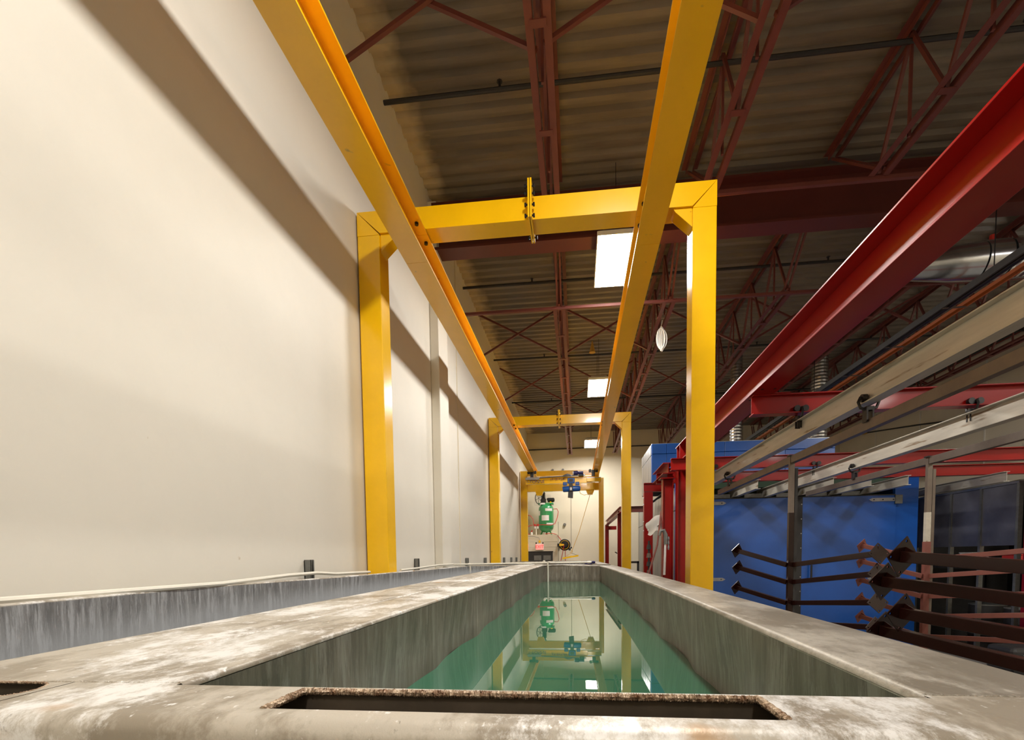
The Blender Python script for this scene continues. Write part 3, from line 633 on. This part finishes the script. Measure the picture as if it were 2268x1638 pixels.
MB().tube([(-1.73, 18.3, .95), (-1.73, 18.3, .99), (-1.69, 18.3, 1.03)], [.025, .02, .012], 8).build('nozzle', 'hose_red', bt, smooth=True); settle(bt, 'small white bottle with red nozzle standing left of the compressor', 'bottle')
hr = root('hose_reel'); x, z = -.47, .44
MB().tube([(x, 18.02, z), (x, 18.0, z), (x, 17.94, z), (x, 17.93, z)], [.15, .215, .215, .2], 28).build('drum', 'black', hr, smooth=True)
MB().tube([(x+.16*math.cos(R(t)), 17.925, z+.16*math.sin(R(t))) for t in range(0, 361, 15)], .006, 6).build('yellow_ring', 'yellow', hr, smooth=True)
MB().tube([(x, 17.93, z), (x, 17.92, z)], .09, 18).build('hub', 'black', hr, smooth=True)
MB().prism([(x-.02, 17.915, z+.03), (x-.02, 17.915, z-.03), (x-.21, 17.915, z-.045), (x-.21, 17.915, z+.055)], (0, -.01, 0)).build('arm_badge', 'yellow', hr)
MB().box(x-.27, x-.20, 17.9, 19.19, z-.05, z+.05).build('wall_bracket', 'black', hr, bevel=.005); MB().box(x+.14, x+.22, 17.93, 17.99, z-.21, z-.12).build('guide', 'black', hr, bevel=.005)
MB().tube([(x-.02, 17.9, z), (x-.08, 17.9, z-.3), (x-.18, 17.9, z-.75)], .012, 6).build('hose', 'hose_red', hr, smooth=True); MB().tube([(x+.02, 17.9, z-.2), (x+.02, 17.9, z-.9)], .012, 6).build('hose', 'hose_red', hr, smooth=True)
settle(hr, 'black hose reel with yellow arm beside the vestibule corner', 'hose reel')
thing(MB().tube([(-.70, 17.97, 1.3), (-.70, 17.97, 1.2), (-.705, 17.98, -1.2)], .006, 5), 'cable', 'bolt', 'thin dark cable dropping down the vestibule corner', 'cable')
thing(MB().tube([(-.5, 19.17, 1.27), (-.5, 19.12, 1.27)], [.06, .05], 12), 'wall_outlet', 'strut', 'small round fitting on the far wall above the hose reel', 'fitting', smooth=True)
for i, x in enumerate((-.95, -.55)): thing(MB().tube([(x, 19.19, 3.42), (x, 19.15, 3.42)], [.045, .04], 10), 'wall_plug', 'strut', 'round plug mark high on the far wall, %s of two' % ('left', 'right')[i], 'plug', smooth=True)

# white coil of wire hanging from the second joist
r = root('wire_coil')
for k in range(11):
    a, b_, c = .015+.009*k, .205-.005*k, random.uniform(-.02, .02)
    MB().tube([(1.40+a*math.cos(R(t))*.8+c, 8.36+c, 3.58+b_*math.sin(R(t))) for t in range(0, 361, 20)], .007, 5).build('loop', 'white', r, smooth=True)
MB().tube([(1.40, 8.36, 3.78), (1.42, 8.36, 3.88)], .005, 5).build('tie', 'white', r)
settle(r, 'white coil of wire hanging from a roof joist left of the near yellow post', 'wire coil')

# ================================================================ red steel and conveyors on the right
rb = root('runway_beam'); zt, dp, fl_ = 1.965, .31, .235; xc = 1.80+fl_/2
m = MB(); ibeam(m, 'y', xc, zt, fl_, dp, .016, .011, -3.5, 9.18); m.build('i_beam', 'red', rb, bevel=.003)
for y in (8.85, 9.1): MB().box(1.81, xc-.006, y, y+.012, zt-dp+.016, zt-.016).build('stiffener', 'red', rb)
MB().box(1.80, 1.81+.1, 8.9, 9.1, -E, zt-dp).build('post', 'red', rb) if False else None
ibeam(MB(), 'y', 0, 0, 1, 1, .1, .1, 0, 1)
m = MB(); m.box(1.80, 1.812, 8.95, 9.17, -E, zt-dp); m.box(2.02, 2.032, 8.95, 9.17, -E, zt-dp); m.box(1.812, 2.02, 9.055, 9.065, -E, zt-dp); m.build('post', 'red', rb, bevel=.002)
for y in (5.15, 5.5):
    for s in (-1, 1): MB().tube([(xc+s*.06, y, zt-dp-.004), (xc+s*.06, y, zt-dp+.002)], .014, 8).build('bolt_hole', 'bolt', rb)
settle(rb, 'long red I-beam runway overhead on the right with its end post', 'beam')
def crossbeam(y, x0, x1, lab):
    m = MB(); ibeam(m, 'x', y+.05, 1.65, .12, .20, .012, .009, x0, x1)
    return thing(m, 'cross_beam', 'red', lab, 'beam', 'red cross beams', bevel=.002)
crossbeam(5.30, 1.82, 9.4, 'nearest red cross beam hung under the long red runway')
crossbeam(8.50, 1.6, 9.4, 'middle red cross beam, in front of the blue oven')
crossbeam(10.02, 1.6, 9.4, 'farthest red cross beam, just over the oven slot')
r = root('beam_hanger'); MB().box(1.84, 2.18, 5.27, 5.43, 1.65, 1.656).build('plate', 'red', r)
for x in (1.9, 2.1): MB().tube([(x, 5.35, 1.656), (x, 5.35, 1.69)], .014, 6).build('bolt', 'bolt', r)
settle(r, 'red bolted plate joining runway and nearest cross beam', 'plate')
# brace posts of the oven frame
def icol(x0, x1, y0, y1, z1, name='post', r=None, mt='red'):
    m = MB(); m.box(x0, x0+.012, y0, y1, -E, z1); m.box(x1-.012, x1, y0, y1, -E, z1); ym = (y0+y1)/2; m.box(x0+.012, x1-.012, ym-.005, ym+.005, -E, z1)
    return m.build(name, mt, r, bevel=.002)
r = root('support_frame')
icol(1.60, 1.79, 9.30, 9.48, 1.43, 'post', r); m = MB(); ibeam(m, 'y', 1.69, 1.72, .2, .20, .014, .01, 9.25, 10.5); m.build('top_beam', 'red', r)
MB().box(1.55, 1.82, 9.25, 9.5, 1.43, 1.445).build('cap_plate', 'red', r); MB().bar((1.72, 9.52, .2), (1.80, 9.52, 1.4), .07).build('brace', 'red', r)
m = MB(); ibeam(m, 'x', 9.42, 1.64, .1, .18, .012, .01, 1.7, 2.2); m.build('stub_beam', 'red', r)
settle(r, 'dark red support frame between the near yellow post and the bright red column', 'frame')
r = root('support_frame')
icol(1.47, 1.66, 10.9, 11.05, 1.40, 'post', r)
MB().box(1.482, 1.648, 10.895, 10.9, -E, 1.40).build('face_plate', 'red', r)
m = MB(); ibeam(m, 'x', 10.96, 1.60, .12, .19, .014, .01, 1.47, 2.06); m.build('top_beam', 'red', r)
for z in (1.27, 1.13, .75, .55): MB().tube([(1.45, 10.93, z), (1.47, 10.93, z)], .016, 6).build('bolt', 'label', r)
settle(r, 'bright red column with short top beam, left front of the blue ovens', 'frame')
r = root('support_frame'); icol(1.34, 1.48, 13.6, 13.7, 1.35, 'post', r); m = MB(); ibeam(m, 'x', 13.65, 1.37, .1, .16, .012, .01, 1.34, 1.9); m.build('top_beam', 'girder', r)
settle(r, 'slim dark red post beyond the middle yellow portal', 'frame')
r = root('support_frame')
icol(1.00, 1.13, 17.6, 17.72, 1.12, 'post', r); icol(1.14, 1.28, 13.9, 14.02, 1.28, 'post', r)
m = MB(); m.box(0, .13, 0, 1, 0, .012)
MB().bar((1.07, 17.8, 1.27), (1.20, 13.3, 1.33), .12, .014).build('top_flange', 'red', r); MB().bar((1.07, 17.8, 1.20), (1.20, 13.3, 1.26), .010, .14).build('web', 'red', r); MB().bar((1.07, 17.8, 1.13), (1.20, 13.3, 1.19), .12, .014).build('bottom_flange', 'red', r)
MB().box(1.2, 1.5, 13.9, 14.0, 1.15, 1.28).build('cross_piece', 'red', r); MB().box(1.02, 1.4, 17.6, 17.7, .95, 1.08).build('cross_piece', 'red', r)
settle(r, 'far red two-post frame with sloping beam near the far wall', 'frame')
r = root('roller_stand'); MB().tube([(1.28, 14.6, -E), (1.28, 14.6, 1.0)], .035, 10).build('white_tube', 'white', r, smooth=True)
MB().box(1.33, 1.42, 14.55, 14.7, -E, .95).build('post', 'grime', r); MB().box(1.26, 1.45, 14.5, 14.7, .75, .9).build('head', 'strut', r); MB().bar((1.1, 14.4, .12), (1.4, 14.4, -.05), .03).build('lever', 'grime', r)
settle(r, 'grey and white upright stand behind the far red frame', 'stand')

# conveyor rails, load bars
def lrail(xl, y0, y1, lab, h=.195, zt=1.385):
    m = MB(); ibeam(m, 'y', xl+.05, zt, .10, h, .010, .007, y0, y1); return thing(m, 'conveyor_rail', 'rail', lab, 'rail', 'conveyor rails', bevel=.002)
lrail(2.27, -3, 8.6, 'long pale steel conveyor rail nearest the red runway')
lrail(3.87, -3, 11.2, 'long pale steel conveyor rail entering the oven slot, right of the first')
for x, lab in ((3.28, 'short pale rail end sticking out of the oven slot, leftmost'), (4.60, 'short pale rail end sticking out of the oven slot, third from left'), (5.24, 'short pale rail end sticking out of the oven slot, fourth from left'), (5.86, 'short pale rail end sticking out of the oven slot, rightmost')):
    lrail(x, 9.38, 11.2, lab, .175)
lrail(7.36, 9.25, 13.0, 'pale rail over the grey booth, the shorter one', .175)
lrail(8.5, 5.0, 13.0, 'pale rail over the grey booth, the longer outer one', .175)
def bar_(x, y0, y1, lab):
    return thing(MB().box(x-.02, x+.035, y0, y1, .985, 1.065), 'load_bar', 'bar', lab, 'bar', 'load bars', bevel=.003)
bar_(2.33, -2.5, 8.3, 'long grey-brown load bar hanging below the nearest conveyor rail')
bar_(3.93, -2.5, 8.8, 'long grey-brown load bar hanging below the second conveyor rail')
def trolley(zt, along='y'):
    r = root('rail_trolley')
    def P(a, c, z): return (c, a, z) if along == 'y' else (a, c, z)
    for c in (-1, 1):
        for a in ((-.04, .04) if along == 'x' else (0,)):
            MB().tube([P(a, c*.018, zt), P(a, c*.055, zt)], .032, 12).build('wheel', 'dark_steel', r, smooth=True)
        MB().tube([P(0, c*.06, zt+.01), P(0, c*.078, zt-.03), P(0, c*.06, zt-.075), P(0, c*.02, zt-.09)], .012, 6).build('yoke_arm', 'dark_steel', r, smooth=True)
    w2 = .022
    m = MB()
    for s in (-1, 1): m.box(*( (s*w2-.006, s*w2+.006, -.03, .03) if along == 'y' else (-.03, .03, s*w2-.006, s*w2+.006)), zt-.19, zt-.07)
    m.build('hanger_plate', 'dark_steel', r)
    MB().box(-.03, .03, -.03, .03, zt-.1, zt-.07).build('cross_pin', 'dark_steel', r)
    return r
tp = settle(trolley(1.235)); tb = tp.location.copy(); first = True
for x, y, lab in ((2.32, 4.18, 'dark trolley gripping the nearest pale rail, the larger one'), (2.32, 7.70, 'dark trolley on the nearest pale rail, far end'), (2.32, 1.2, 'dark trolley on the nearest pale rail above the near rack'), (3.92, 7.35, 'dark trolley gripping the second pale rail'), (3.92, 3.2, 'dark trolley on the second pale rail, near end')):
    o = tp if first else copy_tree(tp); first = False
    o.location = tb+Vector((x, y, 0)); tag(o, lab, 'trolley', 'rail trolleys')
tp = settle(trolley(1.495, 'x')); tb = tp.location.copy(); first = True
for x, y, lab in ((2.30, 5.35, 'two-wheel trolley under the nearest red cross beam, left'), (3.94, 5.35, 'two-wheel trolley under the nearest red cross beam, right'), (2.30, 8.55, 'two-wheel trolley under the middle red cross beam, left by the yellow post'), (3.94, 8.55, 'two-wheel trolley under the middle red cross beam, right')):
    o = tp if first else copy_tree(tp); first = False
    o.location = tb+Vector((x, y, 0)); tag(o, lab, 'trolley', 'cross beam trolleys')

# ---- hanging racks with painted brackets
def plate_with_holes(c, dirv, s, th=.006, rot=45):
    d = Vector(dirv).normalized(); a = d.cross(Vector((0, 0, 1))).normalized(); b_ = d.cross(a)
    a, b_ = a*math.cos(R(rot))+b_*math.sin(R(rot)), b_*math.cos(R(rot))-a*math.sin(R(rot))
    m = MB(); c = Vector(c); h = s/2; e = s*.24
    g_ = [-h, -h+e, h-e, h]
    for off, fl2 in ((-th/2, 0), (th/2, 1)):
        for i in range(3):
            for j in range(3):
                q = [(g_[i], g_[j]), (g_[i+1], g_[j]), (g_[i+1], g_[j+1]), (g_[i], g_[j+1])]
                if i != 1 and j != 1:
                    cx_, cy_ = (g_[i]+g_[i+1])/2, (g_[j]+g_[j+1])/2
                    outer = []; inner = []
                    for t in range(8):
                        an = R(45*t); ux, uy = math.cos(an), math.sin(an); k_ = e/2/max(abs(ux), abs(uy))
                        outer.append((cx_+ux*k_, cy_+uy*k_)); inner.append((cx_+ux*e*.2, cy_+uy*e*.2))
                    V = [c+a*x+b_*y+d*off for x, y in outer+inner]
                    m.add(V, [(t, (t+1) % 8, 8+(t+1) % 8, 8+t) for t in range(8)])
                else: m.add([c+a*x+b_*y+d*off for x, y in q], [(0, 1, 2, 3)])
    cs = [(-h, -h), (h, -h), (h, h), (-h, h)]
    for i in range(4):
        p, q = cs[i], cs[(i+1) % 4]
        m.add([c+a*p[0]+b_*p[1]-d*th/2, c+a*q[0]+b_*q[1]-d*th/2, c+a*q[0]+b_*q[1]+d*th/2, c+a*p[0]+b_*p[1]+d*th/2], [(0, 1, 2, 3)])
    return m
ordn = ['topmost', 'second from the top', 'third from the top', 'fourth from the top', 'lowest']
def rack(x, y, nm, mt, zj, seed, bl=None):
    rnd = random.Random(seed)
    r = root('hanging_rack')
    MB().box(x-.025, x+.025, y-.02, y+.02, .45, 1.06).build('upper_post', 'bar', r); MB().box(x+.03, x+.06, y-.02, y+.02, -E+.25, .93).build('side_strip', 'bar' if mt == 'primer' else 'grime', r)
    MB().box(x-.03, x+.03, y-.025, y+.025, -E+.25, .45 if mt != 'primer' else .12).build('lower_post', mt if mt == 'primer' else 'bar', r) if mt == 'primer' else MB().box(x-.027, x+.027, y-.022, y+.022, -E+.25, .45).build('lower_post', 'maroon', r)
    if mt == 'primer': MB().box(x-.026, x+.026, y-.021, y+.021, .12, .45).build('middle_post', 'rail', r)
    MB().box(x-.04, x+.04, y-.03, y+.03, 1.06, 1.075).build('hook_cap', 'dark_steel', r)
    for z in zj:
        MB().bar((x-.03, y, z-.02), (x+.03, y, z+.03), .012).build('peg', 'dark_steel', r)
    settle(r, 'tall post of the %s, hung from a load bar' % nm, 'rack', 'hanging racks')
    for i, z in enumerate(zj):
        for s, vec in (((-1, (-.45, 1.25, .11)),) if seed == 3 else ((-1, (-.33, .60, .155)), (1, (.14 if seed == 1 else .4, -1.27 if seed == 1 else -1.05, .125)))):
            j = rnd.uniform(-.02, .02)
            p = Vector((x+s*.03, y, z)); q_ = p+Vector(vec)+Vector((j, j+(.16*(i % 2)-.08 if seed == 3 else 0), rnd.uniform(-.02, .02)))
            rr = root('painted_bracket')
            d = (q_-p).normalized()
            MB().bar(p, q_, *((.055, .062) if seed == 3 else (.042, .05))).build('arm', mt, rr, bevel=.003)
            plate_with_holes(q_+d*.003, d+Vector((0, 0, .1)), .165 if seed == 3 else .13).build('end_plate', mt, rr)
            MB().prism([q_-d*.09+Vector((0, 0, .02)), q_+Vector((0, 0, .06)), q_+Vector((0, 0, .02))], d.cross(Vector((0, 0, 1))).normalized()*.006).build('gusset', mt, rr)
            side = 'left arm' if s < 0 else 'right arm'
            colr = 'pinkish primed' if mt == 'primer' else 'dark maroon'
            settle(rr, '%s bracket, %s, %s, %s' % (colr, side, ordn[i].replace(' the', ''), nm), 'bracket', 'painted brackets on the %s' % nm)
rack(2.33, 5.58, 'middle rack by the oven doors', 'maroon', [-.12, -.31, -.54, -.76, -.97], 1)
rack(3.93, 5.90, 'rear pinkish rack', 'primer', [-.08, -.27, -.50, -.73, -.96], 2)
rack(2.31, 1.75, 'nearest rack, right edge', 'maroon', [-.135, -.285, -.435, -.585, -.735], 3)
# ================================================================ ovens
ov = root('curing_oven'); xl, xr, y0, y1, zt = 2.08, 6.88, 10.6, 16.8, 1.54
MB().box(xl, 2.62, y0, y0+.08, -E, zt).build('front_frame', 'blue', ov, bevel=.004); MB().box(6.44, xr, y0, y0+.08, -E, zt).build('front_frame', 'blue', ov, bevel=.004)
MB().box(2.62, 6.44, y0+.02, y0+.1, 1.40, 1.54).build('header', 'green_dark', ov)
MB().box(2.62, 6.44, y0+.5, y0+.55, 1.1, 1.45).build('slot_lining', 'green_dark', ov); MB().box(2.62, 6.44, y0-.02, y0+.06, 1.165, 1.19).build('slot_sill', 'grime', ov)
for k in range(5): MB().box(2.85+.64*k, 3.2+.64*k, y0-.01, y0+.03, 1.19, 1.27).build('slot_flap', 'strut', ov)
dl = MB().box(2.63, 4.50, y0-.05, y0-.005, -E+.05, 1.165).build('door', 'blue', ov, bevel=.004); dr = MB().box(4.62, 6.43, y0-.05, y0-.005, -E+.05, 1.165).build('door', 'blue', ov, bevel=.004)
MB().box(4.49, 4.63, y0-.062, y0-.05, -E+.05, 1.165).build('door_seal_strip', 'grime', ov)
for k in range(9): MB().tube([(4.61, y0-.064, 1.02-.3*k), (4.61, y0-.06, 1.02-.3*k)], .012, 8).build('rivet', 'galv', ov)
for z in (1.08, -.52):
    for s, xx, dd in ((1, 2.55, dl), (-1, 6.47, dr)):
        x0, x1 = sorted((xx, xx+s*.50)); tip = xx+s*.56
        st_ = MB().prism([(xx, y0-.056, z-.035), (xx, y0-.056, z+.035), (xx+s*.5, y0-.056, z+.035), (tip, y0-.056, z), (xx+s*.5, y0-.056, z-.035)], (0, -.008, 0)).build('hinge_strap', 'galv', ov)
        for q in (.1, .3, .47): MB().tube([(xx+s*q, y0-.072, z), (xx+s*q, y0-.06, z)], .012, 8).build('strap_bolt', 'bolt', st_)
        MB().box(xx-.07, xx+.07, y0-.075, y0-.05, z-.09, z+.09).build('hinge_block', 'strut', ov, bevel=.006)
for x in (4.40, 4.80):
    dh_ = MB().tube([(x, y0-.12, -.55), (x, y0-.12, -.15)], .02, 8).build('door_handle', 'grime', ov, smooth=True)
    for z in (-.55, -.15): MB().box(x-.06, x+.06, y0-.13, y0-.05, z-.012, z+.012).build('handle_bracket', 'strut', dh_)
k = 0; y = y0+.08
while y < y1-.1:
    MB().box(xl, xl+.05, y, min(y+.40, y1), -E, zt-.08 if k % 2 else zt-.09).build('side_panel', 'galv', ov, bevel=.006); y += .42; k += 1
MB().box(xl-.004, xl+.002, y0, y1, .95, .965).build('trim_strip', 'grime', ov)
MB().box(xl, xr, y0+.05, y1, zt-.02, zt).build('roof_panel', 'galv', ov); MB().box(xr-.05, xr, y0+.08, y1, -E, zt).build('side_wall', 'blue', ov); MB().box(xl, xr, y1-.05, y1, -E, zt).build('rear_wall', 'galv', ov)
settle(ov, 'large blue curing oven with double doors and strap hinges', 'oven')
bo = root('oven_heater_house'); y0, y1, zt, xr = 11.35, 12.95, 2.535, 5.64
for i, (a, b_) in enumerate(((1.70, 2.03), (2.035, 3.3), (3.305, 4.6), (4.605, xr))):
    MB().box(a, b_, y0, y0+.05, 1.545, 2.31).build('front_panel', 'blue', bo, bevel=.006); MB().box(a, b_, y0-.01, y0+.04, 2.315, zt).build('fascia_panel', 'blue', bo, bevel=.008)
for i in range(4): MB().box(1.69, 1.73, y0+.05+.4*i, y0+.43+.4*i, 1.545, 2.28).build('side_panel', 'galv', bo, bevel=.006); MB().box(1.685, 1.73, y0+.05+.4*i, y0+.43+.4*i, 2.29, zt).build('side_fascia', 'galv', bo, bevel=.006)
MB().box(1.70, xr, y0, y1, zt-.01, zt+.01).build('roof_panel', 'galv', bo); MB().box(xr-.04, xr, y0+.05, y1, 1.545, zt).build('side_wall', 'blue', bo); MB().box(1.7, xr, y1-.04, y1, 1.545, zt).build('rear_wall', 'galv', bo)
settle(bo, 'raised blue box standing on the oven with galvanized left side', 'oven housing')
def duct(pts, r0, lab, n=20):
    P, rs = [], []
    for a, b_ in zip(pts[:-1], pts[1:]):
        a, b_ = Vector(a), Vector(b_); k = max(2, int((b_-a).length/.035))
        for i in range(k): P.append(a.lerp(b_, i/k)); rs.append(r0*(1.02 if len(P) % 2 else .985))
    return MB().tube(P, rs, n)
thing(duct([(5.47, 11.75, 2.535), (5.47, 11.75, 4.84)], .17, ''), 'exhaust_stack', 'duct', 'tall ribbed silver exhaust stack on the right end of the blue housing', 'duct', smooth=False)
thing(duct([(3.66, 11.75, 2.535), (3.66, 11.75, 4.84)], .13, ''), 'exhaust_stack', 'duct', 'slimmer ribbed silver exhaust stack beside the near yellow post', 'duct', smooth=False)
dc = root('spiral_duct')
duct([(7.9, 6.75, 3.62), (5.25, 6.78, 3.62)], .215, '').build('ribbed_duct', 'duct', dc); MB().tube([(5.26, 6.78, 3.62), (5.0, 6.79, 3.62)], .225, 24).build('collar', 'duct', dc, smooth=True)
MB().tube([(5.0, 6.79, 3.62), (4.7, 6.82, 3.63), (4.3, 6.9, 3.66), (3.7, 7.0, 3.66)], [.215, .2, .15, .14], 24).build('elbow', 'duct', dc, smooth=True)
MB().tube([(5.15, 6.78, 3.83), (5.15, 6.78, 3.92)], .03, 8).build('damper_knob', 'hose_red', dc, smooth=True)
settle(dc, 'large silver spiral duct high on the right under the roof', 'duct')
ct = root('cable_tray'); z = 3.1
for x in (4.60, 4.87): MB().box(x-.012, x+.012, -3, 17.0, z-.03, z+.05).build('side_rail', 'grime' if x < 4.7 else 'orange_pipe', ct)
MB().tube([(4.68, -3, z+.0), (4.68, 16.5, z+.0)], .04, 8).build('pipe', 'dark_steel', ct, smooth=True)
for k in range(14): MB().box(4.60, 4.87, 1.0+1.15*k, 1.03+1.15*k, z-.035, z-.025).build('rung', 'bar', ct)
for k in range(4): MB().tube([(4.74, 2+4.2*k, z), (4.74, 2+4.2*k, ZC)], .006, 5).build('hanger_rod', 'bolt', ct)
settle(ct, 'dark cable tray with brown rungs running away under the roof on the right', 'cable tray')
gp = root('gas_pipe')
MB().tube([(9.60, -3, 4.78), (9.60, 18.8, 4.78)], .03, 8).build('pipe', 'red', gp, smooth=True); MB().box(9.46, 9.54, -3, 18.8, 4.74, 4.82).build('support_channel', 'grime', gp)
for k in range(8): MB().bar((9.48, 4+1.9*k, 4.7), (9.6, 4.1+1.9*k, 4.95), .03).build('clamp', 'girder', gp)
settle(gp, 'thin red pipe with dark clamps along the top of the right wall', 'pipe')

# ---- grey booth at the right edge
bt = root('powder_booth'); x = 7.30
y = 8.86
for i, (a, b_) in enumerate(((8.88, 9.60), (9.63, 10.30), (10.33, 11.3))):
    MB().box(x, x+.04, a, b_, .10, 1.13).build('wall_panel', 'dark_panel', bt, bevel=.004)
for y in (8.87, 9.615, 10.315, 11.3): MB().box(x-.02, x+.05, y-.03, y+.02, -E, 1.13).build('stud', 'strut', bt)
MB().box(x-.02, x+1.9, 8.85, 11.35, 1.13, 1.17).build('roof_panel', 'galv', bt); MB().box(x, x+1.9, 11.3, 11.35, -E, 1.13).build('rear_wall', 'grime', bt); MB().box(x+1.85, x+1.9, 8.85, 11.3, -E, 1.13).build('side_wall', 'grime', bt)
settle(bt, 'dark grey panelled booth at the right edge behind the racks', 'booth')
r = root('red_column'); icol(7.30, 7.52, 8.55, 8.75, 1.42, 'post', r); MB().box(7.34, 7.48, 8.545, 8.55, -E, 1.42).build('face_plate', 'red', r)
settle(r, 'red steel column at the right edge in front of the grey booth', 'column')
# clutter under the booth
cl = root('workbench'); MB().box(7.42, 8.6, 9.0, 11.1, -.32, -.27).build('top', 'grime', cl)
for xx in (7.46, 8.56):
    for yy in (9.05, 11.05): MB().box(xx-.03, xx+.03, yy-.03, yy+.03, -E, -.32).build('leg', 'grime', cl)
settle(cl, 'dark workbench in the shadows inside the grey booth', 'workbench')
for yy, w_, h_, mt, lab in ((9.1, .3, .20, 'hose_red', 'small red toolbox on the dark booth workbench'), (9.55, .35, .14, 'grime', 'dark case on the booth workbench'), (10.05, .3, .24, 'label', 'pale carton on the booth workbench, taller one'), (10.55, .3, .15, 'rope', 'tan carton on the booth workbench, farthest')):
    c = root('storage_box'); MB().box(7.5, 7.8, yy, yy+w_, -.27, -.27+h_).build('body', mt, c, bevel=.01); MB().box(7.492, 7.808, yy-.008, yy+w_+.008, -.27+h_, -.25+h_).build('lid', mt, c, bevel=.004)
    settle(c, lab, 'box')
for yy, lab in ((9.3, 'dark drum under the booth workbench, nearer one'), (10.1, 'dark drum under the booth workbench, farther one')):
    c = root('drum'); MB().tube([(7.85, yy, -E), (7.85, yy, -E+.02), (7.85, yy, -E+.3), (7.85, yy, -E+.32), (7.85, yy, -E+.6), (7.85, yy, -E+.62), (7.85, yy, -E+.88)], [.28, .27, .27, .285, .27, .285, .27], 24).build('body', 'grime', c, smooth=True)
    MB().tube([(7.85, yy, -E+.88), (7.85, yy, -E+.90)], .285, 24).build('lid', 'strut', c); settle(c, lab, 'drum')
c = root('floor_machine'); MB().box(6.6, 7.3, 8.0, 8.5, -E, -E+.42).build('body', 'grime', c, bevel=.06); MB().tube([(6.75, 7.98, -E+.3), (6.8, 7.96, -E+.36), (7.1, 7.96, -E+.36), (7.15, 7.98, -E+.3)], .02, 8).build('white_handle', 'white', c, smooth=True)
for xx in (6.68, 7.22): MB().tube([(xx, 7.98, -E+.09), (xx, 8.03, -E+.09)], .08, 14).build('wheel', 'black', c, smooth=True)
settle(c, 'low dark floor machine with white handle under the racks', 'machine')

# ---- odds and ends by the red columns
rg = MB(); nu, nv = 16, 10
def cloth(u, v):
    x = 1.40+.32*u; y = 9.9-.4*u; drop = abs(v-.4)*.55
    return (x+.03*math.sin(9*v), y+.05*math.sin(7*u+3*v), (.66+.08*math.sin(2.2*u)+.10*u)-drop*.9*(.5+.5*math.sin(2.4*u+.6))-.03*math.sin(12*u)*v)
rg.grid([[cloth(i/nu, j/nv) for j in range(nv+1)] for i in range(nu+1)])
rg.grid([[tuple(a-b_ for a, b_ in zip(cloth(i/nu, j/nv), (.004, .004, .004))) for j in range(nv+1)] for i in range(nu+1)])
thing(rg, 'white_rag', 'white', 'crumpled white rag hung over a bar beside the bright red column', 'rag', smooth=True)
thing(MB().tube([(1.15, 8.6, -.6), (1.5, 9.3, 0.2), (1.62, 9.6, .85)], .018, 8), 'leaning_pole', 'primer', 'thin reddish pole leaning between the two red columns', 'pole', smooth=True)
r = root('hooked_pole'); px_, py_ = 1.58, 8.9
MB().tube([(px_-.02, py_, -.35), (px_, py_, .35)], .022, 8).build('shaft', 'label', r, smooth=True); MB().tube([(px_, py_, .2), (px_, py_, .37), (px_-.03, py_, .45), (px_-.09, py_, .44), (px_-.11, py_, .36)], [.035, .04, .035, .03, .025], 8).build('hooked_head', 'strut', r, smooth=True)
MB().tube([(px_+.05, py_-.02, .1+.04*k) for k in range(7)], [.012, .02]*3+[.012], 6).build('chain', 'galv', r)
settle(r, 'pale hooked pole with chain hanging on the dark red column', 'pole')
r = root('valve_stack'); 
for k in range(5): MB().tube([(1.43, 9.9, -.55+.17*k), (1.43, 9.9, -.46+.17*k)], [.05, .035], 8).build('valve_body', 'bar' if k % 2 else 'grime', r, smooth=True)
MB().tube([(1.43, 9.9, -E), (1.43, 9.9, .3)], .02, 8).build('riser_pipe', 'grime', r); settle(r, 'dark valves on a riser pipe low between the red columns', 'valve')
r = root('clamp_rack'); MB().box(1.20, 1.5, 12.0, 12.1, -.18, -.13).build('shelf', 'grime', r); MB().box(1.2, 1.24, 12.0, 12.1, -E, -.13).build('leg', 'grime', r); MB().box(1.46, 1.5, 12.0, 12.1, -E, -.13).build('leg', 'grime', r)
settle(r, 'low dark steel rack behind the middle yellow post', 'rack')

thing(MB().tube([(.36, 11.2, 4.58), (.36, 11.2, 4.62), (.36, 11.2, 4.84)], [.07, .06, .006], 14), 'ceiling_sensor', 'rope', 'small cream disc hanging from the roof between the first two lamps', 'sensor', smooth=True)
